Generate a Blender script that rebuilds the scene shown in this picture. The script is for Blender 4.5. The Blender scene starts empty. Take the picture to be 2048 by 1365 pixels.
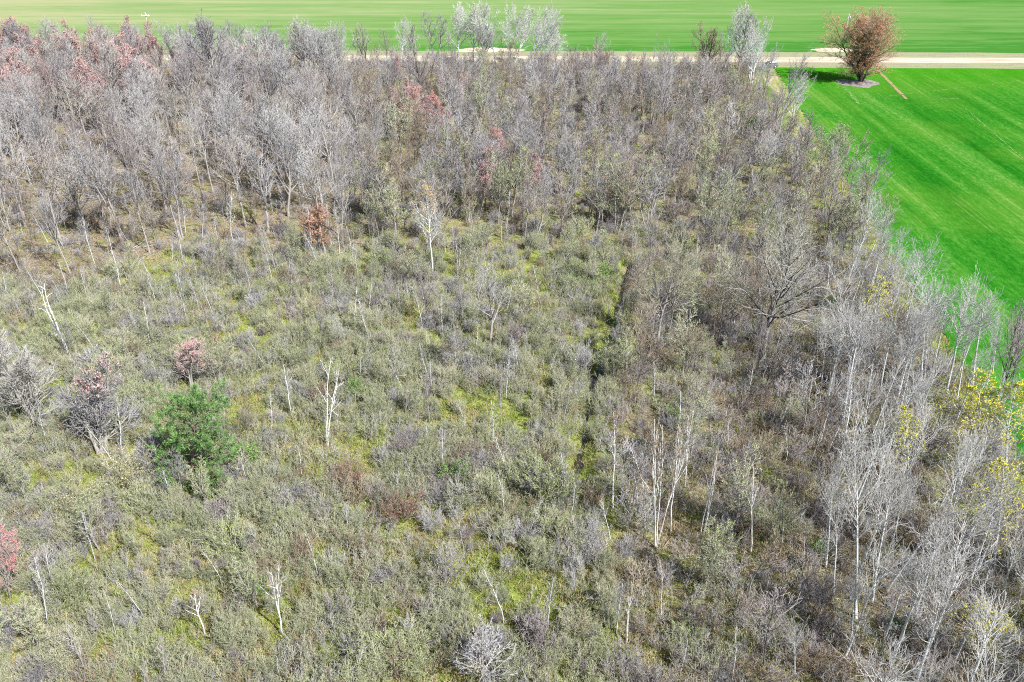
import bpy, math, random
import numpy as np
from mathutils import Vector, Matrix, Euler

R = math.radians
scene = bpy.context.scene
COL = scene.collection

# ------------------------------------------------------------------ camera, world, sun, exposure
FPX, CX, CY, PITCH, CAMH = 1595.0, 1024.0, 682.5, R(32.0), 55.0
cam_d = bpy.data.cameras.new("camera")
cam_d.sensor_width = 36.0
cam_d.lens = 36.0 * FPX / 2048.0
cam_d.clip_start, cam_d.clip_end = 0.5, 8000.0
cam = bpy.data.objects.new("camera", cam_d)
cam.location = (0, 0, CAMH)
cam.rotation_euler = (math.pi / 2 - PITCH, 0, 0)
COL.objects.link(cam)
scene.camera = cam

SUN_EL = R(48.0)
SUN_TO = Vector((0.74 * math.cos(SUN_EL), -0.67 * math.cos(SUN_EL), math.sin(SUN_EL))).normalized()
world = bpy.data.worlds.new("World")
scene.world = world
world.use_nodes = True
wn = world.node_tree
wn.nodes.clear()
sky = wn.nodes.new("ShaderNodeTexSky")
sky.sky_type = 'NISHITA'
sky.sun_disc = False
sky.sun_elevation = SUN_EL
sky.sun_rotation = math.atan2(SUN_TO.x, SUN_TO.y)
bg = wn.nodes.new("ShaderNodeBackground")
bg.inputs["Strength"].default_value = 0.075
wo = wn.nodes.new("ShaderNodeOutputWorld")
wn.links.new(sky.outputs[0], bg.inputs[0])
wn.links.new(bg.outputs[0], wo.inputs[0])

sun_d = bpy.data.lights.new("sun", 'SUN')
sun_d.energy = 5.0
sun_d.angle = R(0.53)
sun_d.color = (1.0, 0.985, 0.95)
sun = bpy.data.objects.new("sun", sun_d)
sun.rotation_euler = (-SUN_TO).to_track_quat('-Z', 'Y').to_euler()
COL.objects.link(sun)

scene.view_settings.view_transform = 'Standard'
scene.view_settings.look = 'None'
scene.view_settings.gamma = 1.0
scene.view_settings.use_curve_mapping = False
scene.view_settings.exposure = 0.95
scene.render.engine = 'CYCLES'
scene.cycles.max_bounces = 4
scene.cycles.diffuse_bounces = 3
scene.cycles.glossy_bounces = 2
scene.cycles.use_denoising = False
scene.cycles.filter_width = 1.1

# ------------------------------------------------------------------ projection helpers
def ground(px, py, z=0.0):
    """ground point seen at a photo pixel (2048 x 1365)"""
    u, v = (px - CX) / FPX, (CY - py) / FPX
    dy = math.cos(PITCH) + v * math.sin(PITCH)
    dz = -math.sin(PITCH) + v * math.cos(PITCH)
    t = (z - CAMH) / dz
    return Vector((u * t, dy * t, z))

def project(x, y, z):
    d = y * math.cos(PITCH) - (z - CAMH) * math.sin(PITCH)
    v = y * math.sin(PITCH) + (z - CAMH) * math.cos(PITCH)
    return CX + FPX * x / d, CY - FPX * v / d, d

def at_height(px, py, Y):
    """point at depth row Y seen at the pixel -> (x, z)"""
    u, v = (px - CX) / FPX, (CY - py) / FPX
    dy = math.cos(PITCH) + v * math.sin(PITCH)
    dz = -math.sin(PITCH) + v * math.cos(PITCH)
    t = Y / dy
    return u * t, CAMH + dz * t

ROWS = 0.13
def field_edge(Y):
    return 44.9 + ROWS * Y
def road_y(X):
    return 247.8 - 0.0163 * X

# ------------------------------------------------------------------ node helpers
def new_mat(name):
    m = bpy.data.materials.new(name)
    m.use_nodes = True
    nt = m.node_tree
    nt.nodes.clear()
    out = nt.nodes.new("ShaderNodeOutputMaterial")
    b = nt.nodes.new("ShaderNodeBsdfPrincipled")
    b.inputs["Roughness"].default_value = 0.85
    b.inputs["Specular IOR Level"].default_value = 0.25
    nt.links.new(b.outputs[0], out.inputs[0])
    return m, nt, b

def ramp(nt, fac, stops, interp='LINEAR'):
    r = nt.nodes.new("ShaderNodeValToRGB")
    r.color_ramp.interpolation = interp
    el = r.color_ramp.elements
    while len(el) < len(stops):
        el.new(0.5)
    for e, (p, c) in zip(el, stops):
        e.position = p
        e.color = (c[0], c[1], c[2], 1)
    nt.links.new(fac, r.inputs[0])
    return r.outputs[0]

def noise(nt, vec, scale, detail=4, rough=0.6, dist=0.0):
    n = nt.nodes.new("ShaderNodeTexNoise")
    n.inputs["Scale"].default_value = scale
    n.inputs["Detail"].default_value = detail
    n.inputs["Roughness"].default_value = rough
    n.inputs["Distortion"].default_value = dist
    if vec is not None:
        nt.links.new(vec, n.inputs["Vector"])
    return n.outputs[0]

def mapping(nt, scale=(1, 1, 1), rot=(0, 0, 0), kind="Object"):
    tc = nt.nodes.new("ShaderNodeTexCoord")
    mp = nt.nodes.new("ShaderNodeMapping")
    mp.inputs["Scale"].default_value = scale
    mp.inputs["Rotation"].default_value = rot
    nt.links.new(tc.outputs[kind], mp.inputs[0])
    return mp.outputs[0]

def mixc(nt, fac, a, b, mode='MIX'):
    m = nt.nodes.new("ShaderNodeMix")
    m.data_type = 'RGBA'
    m.blend_type = mode
    if isinstance(fac, (int, float)):
        m.inputs[0].default_value = fac
    else:
        nt.links.new(fac, m.inputs[0])
    for s, v in ((6, a), (7, b)):
        if isinstance(v, tuple):
            m.inputs[s].default_value = (v[0], v[1], v[2], 1)
        else:
            nt.links.new(v, m.inputs[s])
    return m.outputs[2]

def mth(nt, op, a, b=None, clamp=False):
    m = nt.nodes.new("ShaderNodeMath")
    m.operation = op
    m.use_clamp = clamp
    for i, v in enumerate((a, b)):
        if v is None:
            continue
        if isinstance(v, (int, float)):
            m.inputs[i].default_value = v
        else:
            nt.links.new(v, m.inputs[i])
    return m.outputs[0]

def bump(nt, b, h, strength=0.5, dist=0.1):
    n = nt.nodes.new("ShaderNodeBump")
    n.inputs["Strength"].default_value = strength
    n.inputs["Distance"].default_value = dist
    nt.links.new(h, n.inputs["Height"])
    nt.links.new(n.outputs[0], b.inputs["Normal"])

def obj_random(nt):
    return nt.nodes.new("ShaderNodeObjectInfo").outputs["Random"]

# ------------------------------------------------------------------ materials
def twig_mat(name, stops, rough=0.8, fine=7.0):
    """twigs: colour differs from plant to plant and a little along each branch"""
    m, nt, b = new_mat(name)
    c = ramp(nt, obj_random(nt), stops)
    n = noise(nt, mapping(nt), fine, 3, 0.7)
    v = ramp(nt, n, [(0.25, (0.62, 0.62, 0.62)), (0.75, (1.25, 1.25, 1.25))])
    nt.links.new(mixc(nt, 1.0, c, v, 'MULTIPLY'), b.inputs["Base Color"])
    b.inputs["Roughness"].default_value = rough
    return m

def bark_mat(name, dark, light, marks=None, zs=6.0):
    m, nt, b = new_mat(name)
    n = noise(nt, mapping(nt, (3, 3, 0.6)), zs, 5, 0.7)
    c = ramp(nt, n, [(0.3, dark), (0.7, light)])
    if marks:
        k = noise(nt, mapping(nt, (0.8, 0.8, 3.0)), 2.2, 4, 0.75)
        f = ramp(nt, k, [(0.575, (0, 0, 0)), (0.67, (1, 1, 1))])
        c = mixc(nt, f, c, marks)
    nt.links.new(c, b.inputs["Base Color"])
    bump(nt, b, n, 0.6, 0.05)
    return m

def bud_mat(name, a, c, fine=3.0):
    m, nt, b = new_mat(name)
    n = noise(nt, mapping(nt), fine, 3, 0.7)
    nt.links.new(ramp(nt, n, [(0.3, a), (0.7, c)]), b.inputs["Base Color"])
    return m

M = {}
M['bark_grey'] = bark_mat("grey_bark", (0.20, 0.18, 0.165), (0.46, 0.43, 0.40))
M['bark_mid'] = bark_mat("brown_grey_bark", (0.07, 0.06, 0.055), (0.24, 0.215, 0.20))  # on limbs, this darker tone paints in the shade within the crown
M['bark_dark'] = bark_mat("dark_bark", (0.035, 0.03, 0.028), (0.12, 0.105, 0.095))
M['bark_aspen'] = bark_mat("aspen_bark", (0.42, 0.43, 0.43), (0.74, 0.75, 0.75), (0.12, 0.115, 0.11))
M['bark_birch'] = bark_mat("birch_bark", (0.60, 0.59, 0.56), (0.86, 0.85, 0.82), (0.10, 0.09, 0.085))
M['bark_pine'] = bark_mat("pine_bark", (0.12, 0.085, 0.065), (0.30, 0.23, 0.18))
M['twig_grey'] = twig_mat("grey_twigs", [(0.0, (0.28, 0.265, 0.275)), (0.35, (0.37, 0.355, 0.365)), (0.7, (0.48, 0.465, 0.465)), (1.0, (0.42, 0.40, 0.355))])
M['twig_plum'] = twig_mat("plum_twigs", [(0.0, (0.27, 0.23, 0.235)), (0.5, (0.38, 0.335, 0.335)), (1.0, (0.45, 0.405, 0.375))])
M['twig_brown'] = twig_mat("brown_twigs", [(0.0, (0.24, 0.185, 0.14)), (0.5, (0.33, 0.265, 0.195)), (1.0, (0.38, 0.325, 0.23))])
M['twig_pale'] = twig_mat("pale_twigs", [(0.0, (0.50, 0.50, 0.50)), (1.0, (0.62, 0.615, 0.60))])
M['twig_aspen'] = twig_mat("aspen_twigs", [(0.0, (0.40, 0.385, 0.37)), (0.5, (0.47, 0.455, 0.44)), (1.0, (0.53, 0.52, 0.50))])
M['twig_olive'] = twig_mat("olive_twigs", [(0.0, (0.31, 0.315, 0.215)), (0.5, (0.40, 0.40, 0.275)), (1.0, (0.48, 0.45, 0.335))])
M['twig_dark'] = twig_mat("dark_twigs", [(0.0, (0.10, 0.085, 0.08)), (1.0, (0.17, 0.145, 0.13))])
M['bud_red'] = bud_mat("red_buds", (0.50, 0.17, 0.165), (0.66, 0.30, 0.28))
M['bud_pink'] = bud_mat("pink_buds", (0.46, 0.25, 0.24), (0.58, 0.36, 0.33))
M['bud_orange'] = bud_mat("orange_buds", (0.50, 0.22, 0.13), (0.66, 0.36, 0.24))
M['bud_maple'] = bud_mat("coral_maple_buds", (0.68, 0.25, 0.14), (0.84, 0.41, 0.26))
M['bud_ochre'] = bud_mat("ochre_buds", (0.42, 0.26, 0.08), (0.52, 0.36, 0.13))
M['bud_yellow'] = bud_mat("yellow_buds", (0.40, 0.38, 0.02), (0.58, 0.54, 0.06))
M['bud_straw'] = bud_mat("straw_buds", (0.52, 0.46, 0.22), (0.64, 0.57, 0.32))
M['bud_green'] = bud_mat("green_buds", (0.25, 0.38, 0.06), (0.42, 0.52, 0.14))
M['bud_sage'] = bud_mat("sage_buds", (0.30, 0.40, 0.15), (0.45, 0.53, 0.25))
M['bud_leaf'] = bud_mat("young_leaves", (0.10, 0.24, 0.04), (0.20, 0.38, 0.08))
M['needle'] = bud_mat("pine_needles", (0.055, 0.14, 0.035), (0.22, 0.36, 0.12), 0.9)

# ------------------------------------------------------------------ fast mesh building
class Acc:
    """collects quads from numpy arrays, then makes ONE mesh"""
    def __init__(self):
        self.v, self.f, self.m, self.n = [], [], [], 0
    def add(self, v, f, mi):
        self.v.append(v); self.f.append(f + self.n); self.m.append(np.full(len(f), mi, np.int32)); self.n += len(v)
    def tubes(self, P, rad, sides, mi):
        """P (k,n,3) polylines, rad (k,n)"""
        k, n = P.shape[:2]
        if k == 0:
            return
        T = np.empty_like(P)
        T[:, 1:-1] = P[:, 2:] - P[:, :-2]
        T[:, 0] = P[:, 1] - P[:, 0]
        T[:, -1] = P[:, -1] - P[:, -2]
        T /= np.linalg.norm(T, axis=2, keepdims=True) + 1e-9
        mean = T.mean(1)
        ref = np.where(np.abs(mean[:, 2:3]) < 0.8, np.array([[0, 0, 1.0]]), np.array([[1.0, 0, 0]]))
        U = np.cross(T, ref[:, None, :]); U /= np.linalg.norm(U, axis=2, keepdims=True) + 1e-9
        W = np.cross(T, U)
        a = np.arange(sides) * 2 * math.pi / sides
        ring = U[:, :, None, :] * np.cos(a)[None, None, :, None] + W[:, :, None, :] * np.sin(a)[None, None, :, None]
        V = P[:, :, None, :] + ring * rad[:, :, None, None]
        idx = np.arange(k * n * sides).reshape(k, n, sides)
        A, B = idx[:, :-1], idx[:, 1:]
        F = np.stack([A, np.roll(A, -1, 2), np.roll(B, -1, 2), B], -1).reshape(-1, 4)
        self.add(V.reshape(-1, 3), F, mi)
    def cards(self, C, size, rng, mi, aspect=1.0, up=None):
        k = len(C)
        if k == 0:
            return
        a = rng.normal(size=(k, 3))
        if up is not None:
            a = up + 0.5 * a
        a /= np.linalg.norm(a, axis=1, keepdims=True)
        b = rng.normal(size=(k, 3)); b = np.cross(a, b); b /= np.linalg.norm(b, axis=1, keepdims=True) + 1e-9
        s = size * rng.uniform(0.6, 1.35, (k, 1))
        a = a * s; b = b * s * aspect
        V = np.stack([C - b * 0.5, C + a * 0.5 - b * 0.2, C + a + b * 0.1, C + a * 0.45 + b * 0.55], 1).reshape(-1, 3)
        self.add(V, np.arange(4 * k).reshape(k, 4), mi)
    def mesh(self, name, mats):
        me = bpy.data.meshes.new(name)
        if not self.v:
            return me
        V = np.concatenate(self.v).astype(np.float32); F = np.concatenate(self.f).astype(np.int32); MI = np.concatenate(self.m)
        me.vertices.add(len(V)); me.vertices.foreach_set("co", V.ravel())
        me.loops.add(F.size); me.loops.foreach_set("vertex_index", F.ravel())
        me.polygons.add(len(F)); me.polygons.foreach_set("loop_start", np.arange(0, F.size, 4, dtype=np.int32))
        for m in mats:
            me.materials.append(m)
        me.polygons.foreach_set("material_index", MI.astype(np.int32))
        me.update(calc_edges=True)
        return me

def unit(a):
    return a / (np.linalg.norm(a, axis=-1, keepdims=True) + 1e-9)

def sprout(rng, PP, PR, PL, k, t0, t1, ang, lf, prof, npts, up, wig, rfac, rmin, tpow=1.0):
    """k children on each parent polyline; returns child polylines, radii, lengths, and their t"""
    P, n = PP.shape[:2]
    tt = (np.arange(k)[None, :] + rng.uniform(0, 1, (P, k))) / k
    t = (t0 + (t1 - t0) * tt ** tpow).ravel()
    pid = np.repeat(np.arange(P), k)
    s = t * (n - 1); i = np.clip(s.astype(int), 0, n - 2); fr = (s - i)[:, None]
    p = PP[pid, i] * (1 - fr) + PP[pid, i + 1] * fr
    pr = PR[pid, i] * (1 - fr[:, 0]) + PR[pid, i + 1] * fr[:, 0]
    T = unit(PP[pid, i + 1] - PP[pid, i])
    ref = np.where(np.abs(T[:, 2:3]) < 0.85, np.array([[0, 0, 1.0]]), np.array([[1.0, 0, 0]]))
    U = unit(np.cross(T, ref)); W = np.cross(T, U)
    az = (np.tile(np.arange(k), P) * 2.39996 + np.repeat(rng.uniform(0, 6.28, P), k) + rng.normal(0, 0.5, P * k))[:, None]
    a0, a1 = ang
    an = R(1) * (a0 + (a1 - a0) * t + rng.normal(0, 9, P * k))[:, None]
    d = np.cos(an) * T + np.sin(an) * (np.cos(az) * U + np.sin(az) * W)
    L = PL[pid] * lf * prof(t) * rng.uniform(0.65, 1.3, P * k)
    r0 = np.clip(np.minimum(pr * 0.72, L * rfac), rmin, None)
    out = np.empty((P * k, npts, 3)); out[:, 0] = p
    step = (L / (npts - 1))[:, None]
    for j in range(1, npts):
        out[:, j] = out[:, j - 1] + d * step
        d = unit(d + np.array([0, 0, up]) + rng.normal(0, wig, d.shape))
    f = np.linspace(1, 0, npts)[None, :]
    rad = rmin + (r0[:, None] - rmin) * f
    return out, rad, L, t

def stem_lines(rng, n, H, npts, spread, wig, r0, base=0.0, rtip=0.02):
    """n stems from the ground"""
    d = np.zeros((n, 3)); d[:, 2] = 1
    az = rng.uniform(0, 6.28, n); sp = R(1) * np.minimum(np.abs(rng.normal(0, spread, n)), spread * 1.5) if n > 1 else np.array([R(spread)])
    d = np.stack([np.sin(sp) * np.cos(az), np.sin(sp) * np.sin(az), np.cos(sp)], 1)
    P = np.empty((n, npts, 3))
    P[:, 0] = np.stack([np.cos(az) * base * rng.uniform(0, 1, n), np.sin(az) * base * rng.uniform(0, 1, n), np.full(n, -0.15)], 1)
    Ls = H * (rng.uniform(0.75, 1.0, n) if n > 1 else np.ones(1))
    for j in range(1, npts):
        P[:, j] = P[:, j - 1] + d * (Ls / (npts - 1))[:, None]
        d = unit(d + rng.normal(0, wig, d.shape) * np.array([1, 1, 0.3]) + np.array([0, 0, 0.06]))
    f = np.linspace(0, 1, npts)[None, :]
    rad = np.repeat(rtip + (r0 - rtip) * (1 - f) ** 0.85, n, 0)
    rad[:, 0] *= 1.35
    return P, rad, Ls

PROTO = {}      # species -> list of dict(H, W, trunk, crown, whole)

def make_tree(species, i, H, r0, stems=1, spread=3, wig=0.05, cb=0.35, k1=18, a1=(60, 30), l1=0.36, up1=0.10,
              prof=lambda t: 1.15 - t * 0.8, k2=9, l2=0.45, a2=(40, 28), a3=(34, 26), k3=8, l3=0.6, up2=0.10, wig2=0.12, rt=0.011,
              bark='bark_grey', limb=None, twig='twig_grey', bud=None, bud_n=0, bud_s=0.1, bud_top=0.0, leader=1.0, k4=0, rf=0.018):
    rng = np.random.default_rng(hash_seed(species, i))
    tr, cr = Acc(), Acc()
    P0, R0, L0 = stem_lines(rng, stems, H * leader, 9, spread, wig, r0, base=r0 * 2.0 if stems > 1 else 0, rtip=0.02)
    tr.tubes(P0, R0, 7, 0)
    P1, R1, L1, t1 = sprout(rng, P0, R0, L0, max(3, int(k1 / stems ** 0.6)), cb, 0.98, a1, l1, lambda t: prof((t - cb) / (1 - cb)), 6, up1, wig2 * 0.6, rf, 0.016)
    cr.tubes(P1, R1, 4, 0)
    P2, R2, L2, t2 = sprout(rng, P1, R1, L1, k2, 0.15, 1.0, a2, l2, lambda t: 1.15 - 0.6 * t, 5, up2, wig2, 0.014, rt * 1.15)
    cr.tubes(P2, R2, 3, 1)
    P3, R3, L3, t3 = sprout(rng, P2, R2, L2, k3, 0.15, 1.0, a3, l3, lambda t: 1.1 - 0.5 * t, 3, up2, wig2, 0.012, rt)
    cr.tubes(P3, R3, 3, 1)
    PL, tips = P3, P3[:, -1]
    if k4:
        P4, R4, L4, _ = sprout(rng, P3, R3, L3, k4, 0.2, 1.0, (45, 40), 0.55, lambda t: 1.0 + 0 * t, 3, up2, wig2, 0.012, rt * 0.9)
        cr.tubes(P4, R4, 3, 1); PL = P4; tips = P4[:, -1]
    if bud:
        pts = np.concatenate([PL[:, 1], PL[:, 2], PL[:, 1] * .5 + PL[:, 2] * .5])
        if bud_top > 0:
            zz = pts[:, 2]; w = zz > np.quantile(zz, bud_top)
            pts = pts[w]
        if len(pts) > bud_n:
            pts = pts[rng.choice(len(pts), bud_n, False)]
        pts = pts + rng.normal(0, 0.05, pts.shape)
        cr.cards(pts, bud_s, rng, 2, 0.9)
    mats_c = [M[limb or bark], M[twig], M[bud or 'bud_green']]
    top = np.quantile(tips[:, 2], 0.995); rad = np.quantile(np.hypot(tips[:, 0], tips[:, 1]), 0.96)
    finish(species, tr, cr, [M[bark]], mats_c, top, rad * 2)

def hash_seed(s, i):
    return sum((j + 1) * ord(c) for j, c in enumerate(s)) * 131 + i * 977 + 5

def finish(species, tr, cr, mt, mc, H, W):
    d = dict(H=float(H), W=float(W))
    d['trunk'] = tr.mesh(species + "_trunk", mt)
    d['crown'] = cr.mesh(species + "_crown", mc)
    w = Acc()
    nm = len(mt)
    for src, off in ((tr, 0), (cr, nm)):
        for v, f, m in zip(src.v, src.f, src.m):
            w.v.append(v); w.f.append(f - 0); w.m.append(m + off)
    # face indices inside each Acc already count from its own start
    shift = tr.n
    nt_ = len(tr.v)
    w.f = [f if q < nt_ else f + shift for q, f in enumerate(w.f)]
    w.n = tr.n + cr.n
    d['whole'] = w.mesh(species + "_whole", mt + mc)
    PROTO.setdefault(species, []).append(d)

def make_shrub(species, i, H, n, spread, twig, bud=None, bud_n=0, bud_s=0.07, wig=0.12, k1=7, k2=5, rt=0.009, r0=0.02, base=0.5, limb=None, l1=0.42, up=0.10):
    rng = np.random.default_rng(hash_seed(species, i))
    a = Acc()
    P0, R0, L0 = stem_lines(rng, n, H, 6, spread, wig, r0, base=base, rtip=0.008)
    a.tubes(P0, R0, 4, 0)
    P1, R1, L1, _ = sprout(rng, P0, R0, L0, k1, 0.18, 1.0, (36, 22), l1, lambda t: 1.1 - 0.55 * t, 4, up, 0.11, 0.013, rt * 1.1)
    a.tubes(P1, R1, 3, 1)
    P2, R2, L2, _ = sprout(rng, P1, R1, L1, k2, 0.15, 1.0, (34, 26), 0.62, lambda t: 1.1 - 0.5 * t, 3, up, 0.11, 0.012, rt)
    a.tubes(P2, R2, 3, 1)
    if bud:
        pts = np.concatenate([P2[:, 2], P2[:, 1], P1[:, 2], P1[:, 3]])
        if len(pts) > bud_n:
            pts = pts[rng.choice(len(pts), bud_n, False)]
        a.cards(pts + rng.normal(0, 0.04, pts.shape), bud_s, rng, 2, 0.45 if species != 'leafy_shrub' else 0.8)
    tips = P2[:, -1]
    d = dict(H=float(np.quantile(tips[:, 2], 0.99)), W=float(2 * np.quantile(np.hypot(tips[:, 0], tips[:, 1]), 0.95)))
    d['whole'] = a.mesh(species, [M[limb or twig], M[twig], M[bud or 'bud_sage']])
    PROTO.setdefault(species, []).append(d)

flat = lambda t: 1.0 + 0 * t
oval = lambda t: 0.45 + 1.1 * np.sin(np.clip(t, 0, 1) * math.pi * 0.8 + 0.35)
cone = lambda t: 1.15 - t * 0.95
# tall grey wood trees
low = lambda t: 1.2 - 0.75 * t
for i in range(8):
    make_tree('tall_grey', i, 15, 0.18, limb=('bark_mid', 'bark_grey')[i % 2], stems=1, wig=0.045, cb=0.46, k1=17, a1=(40, 22), l1=(0.34, 0.28, 0.40)[i % 3], up1=0.12, prof=low, k2=7, l2=0.46, k3=3, l3=0.70, rt=0.019, rf=0.023, twig=('twig_grey', 'twig_grey', 'twig_plum')[i % 3])
for i in range(4):
    make_tree('forked_grey', i, 15, 0.16, limb='bark_mid', stems=2 + (i == 2), spread=9, wig=0.06, cb=0.40, k1=20, a1=(42, 24), l1=0.36, up1=0.12, k2=7, l2=0.46, k3=3, l3=0.70, rt=0.019, rf=0.023, twig='twig_grey')
for i in range(9):
    make_tree('thin_grey', i, 10, 0.075, limb='bark_mid', bark=('bark_mid', 'bark_grey')[i % 2], wig=0.06, cb=(0.26, 0.36, 0.30)[i % 3], k1=(17, 12, 14)[i % 3], a1=(40, 22), l1=(0.33, 0.24, 0.40)[i % 3], up1=0.11, k2=6, l2=0.46, k3=3, l3=0.66, rt=0.017, rf=0.022, twig=('twig_plum', 'twig_grey', 'twig_brown')[(i // 3) % 3])
for i in range(4):
    make_tree('olive_tree', i, 9, 0.075, limb='bark_mid', stems=1 + i % 2, spread=8, wig=0.07, cb=0.24, k1=20, a1=(48, 26), l1=0.30, up1=0.10, k2=7, l2=0.44, k3=5, l3=0.62, rt=0.014, twig='twig_olive', bud='bud_sage', bud_n=900, bud_s=0.085)
for i in range(6):
    make_tree('sapling', i, 6.5, 0.044, wig=0.06, cb=0.36, k1=13, a1=(46, 24), l1=0.17, up1=0.12, k2=5, l2=0.45, k3=2, l3=0.62, rt=0.011, bark='bark_grey' if i % 3 == 1 else 'bark_aspen', limb='twig_grey', twig=('twig_grey', 'twig_plum', 'twig_olive')[i % 3])
asp = lambda t: 0.55 + 1.0 * np.sin(np.clip(t * 2.5 + 0.25, 0, 2.9))
for i in range(7):
    make_tree('aspen', i, 14, 0.18, wig=0.02, cb=(0.52, 0.58, 0.46)[i % 3], k1=22, a1=(52, 26), l1=(0.20, 0.16, 0.23)[i % 3], up1=0.12, prof=asp, k2=6, l2=0.48, k3=3, l3=0.62, rt=0.012, bark='bark_aspen', limb='twig_aspen', twig='twig_aspen', wig2=0.12, rf=0.015)
for i in range(3):
    make_tree('yellow_aspen', i, 12, 0.12, wig=0.03, cb=0.32, k1=22, a1=(60, 32), l1=0.28, up1=0.08, k2=7, l2=0.48, k3=5, l3=0.62, bark='bark_aspen', limb='twig_aspen', twig='twig_aspen', bud='bud_yellow', bud_n=8000, bud_s=0.14, rf=0.015)
for i in range(5):
    make_tree('birch', i, 8.5, 0.07, stems=1 + i % 2, spread=6, wig=0.06, cb=0.45, k1=12, a1=(48, 28), l1=0.20, up1=0.06, k2=6, l2=0.5, k3=3, l3=0.55, rt=0.011, bark='bark_birch', limb='bark_birch', twig='twig_plum', bud='bud_ochre', bud_n=300, bud_s=0.055, bud_top=0.5)
make_tree('clump_birch', 0, 9, 0.042, stems=7, spread=15, wig=0.09, cb=0.45, k1=14, a1=(40, 26), l1=0.2, up1=0.08, k2=6, l2=0.5, k3=4, l3=0.55, rt=0.011, bark='bark_birch', limb='bark_birch', twig='twig_brown')
for i in range(2):
    make_tree('bone_birch', i, 8, 0.085, stems=2, spread=(10, 4)[i], wig=0.08, cb=0.34, k1=10, a1=(70, 36), l1=(0.30, 0.14)[i], up1=0.05, k2=3, l2=0.36, k3=2, l3=0.62, rt=0.012, bark='bark_birch', limb='bark_birch', twig='bark_birch', bud='bud_ochre', bud_n=300, bud_s=0.07, bud_top=0.7, wig2=0.22)
for i in range(3):
    make_tree('red_maple', i, 11, 0.11, stems=1 + (i == 2), spread=7, wig=0.05, cb=0.3, k1=22, a1=(40, 22), l1=0.3, up1=0.12, k2=8, l2=0.42, k3=6, l3=0.62, rt=0.014, twig='twig_plum', bud='bud_red', bud_n=11000, bud_s=0.10, bud_top=0.05)
for i in range(2):
    make_tree('pink_maple', i, 9, 0.1, stems=2 + i, spread=9, wig=0.06, cb=0.25, k1=24, a1=(42, 24), l1=0.3, up1=0.12, k2=8, l2=0.42, k3=6, l3=0.62, rt=0.014, twig='twig_plum', bud='bud_pink', bud_n=8000, bud_s=0.09, bud_top=0.1)
make_tree('orange_maple', 0, 8, 0.1, stems=2, spread=9, wig=0.06, cb=0.2, k1=24, a1=(46, 26), l1=0.34, up1=0.1, k2=8, l2=0.42, k3=6, l3=0.62, rt=0.013, twig='twig_brown', bud='bud_orange', bud_n=8000, bud_s=0.085)
for i in range(2):
    make_tree('ochre_tree', i, 10, 0.09, stems=1, wig=0.06, cb=0.35, k1=20, a1=(44, 26), l1=0.28, up1=0.1, k2=8, l2=0.42, k3=5, l3=0.62, rt=0.013, bark='bark_birch', limb='bark_aspen', twig='twig_pale', bud='bud_ochre', bud_n=2800, bud_s=0.10, bud_top=0.35)
make_tree('field_maple', 0, 18, 0.24, stems=10, spread=15, wig=0.07, cb=0.10, k1=70, a1=(66, 30), l1=0.27, up1=0.07, prof=lambda t: 0.85 + 0.55 * np.sin(np.clip(t, 0, 1) * 3.0) - 0.15 * t, k2=9, l2=0.44, a2=(44, 34), k3=6, l3=0.55, k4=2, bark='bark_dark', limb='bark_dark', twig='twig_brown', bud='bud_maple', bud_n=52000, bud_s=0.115, rf=0.022, rt=0.014, bud_top=0.04)
for i in range(2):
    make_tree('oak', i, 15, 0.30, stems=1, wig=0.07, cb=0.28, k1=24, a1=(66, 22), l1=0.56, up1=0.10, prof=lambda t: 1.15 - 0.7 * t, k2=11, l2=0.42, a2=(42, 36), k3=6, l3=0.62, bark='bark_grey', limb=('bark_dark', 'bark_grey')[i], twig=('twig_grey', 'twig_olive')[i], wig2=0.2, rf=0.022, rt=0.015)
for i in range(2):
    make_tree('vase_tree', i, 12, 0.2, stems=1, wig=0.06, cb=0.3, k1=18, a1=(36, 18), l1=0.52, up1=0.06, prof=lambda t: 1.15 - 0.6 * t, k2=8, l2=0.36, k3=4, l3=0.45, rt=0.016, bark='bark_grey', limb='bark_grey', twig='twig_grey')
make_tree('pale_vase', 0, 13, 0.16, stems=1, wig=0.03, cb=0.26, k1=26, a1=(40, 20), l1=0.44, up1=0.08, prof=lambda t: 1.1 - 0.65 * t, k2=9, l2=0.36, k3=6, l3=0.45, rt=0.016, bark='bark_aspen', limb='bark_aspen', twig='twig_pale')
make_tree('bushy_grey', 0, 9, 0.14, stems=4, spread=16, wig=0.08, cb=0.14, k1=28, a1=(52, 26), l1=0.38, up1=0.08, k2=9, l2=0.45, k3=6, l3=0.62, rt=0.014, bark='bark_grey', twig='twig_grey', wig2=0.18)
make_tree('bushy_pink', 0, 9, 0.13, stems=4, spread=12, wig=0.07, cb=0.16, k1=28, a1=(48, 24), l1=0.34, up1=0.1, k2=9, l2=0.45, k3=6, l3=0.62, rt=0.014, bark='bark_grey', twig='twig_grey', bud='bud_pink', bud_n=800, bud_s=0.11, bud_top=0.6)
make_tree('larch', 0, 8, 0.09, stems=1, wig=0.02, cb=0.08, k1=46, a1=(80, 50), l1=0.30, up1=0.06, prof=cone, k2=7, l2=0.4, k3=3, l3=0.62, rt=0.013, bark='bark_grey', twig='twig_grey')
for i in range(3):
    make_tree('poplar', i, 17, 0.24, stems=1 + (i == 1), spread=7, wig=0.07, cb=0.30, k1=24, a1=(46, 24), l1=0.40, up1=0.08, k2=9, l2=0.45, k3=5, l3=0.62, rt=0.022, bark='bark_aspen', limb='bark_aspen', twig='twig_pale', bud='bud_straw', bud_n=1200, bud_s=0.14, wig2=0.2)
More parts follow.
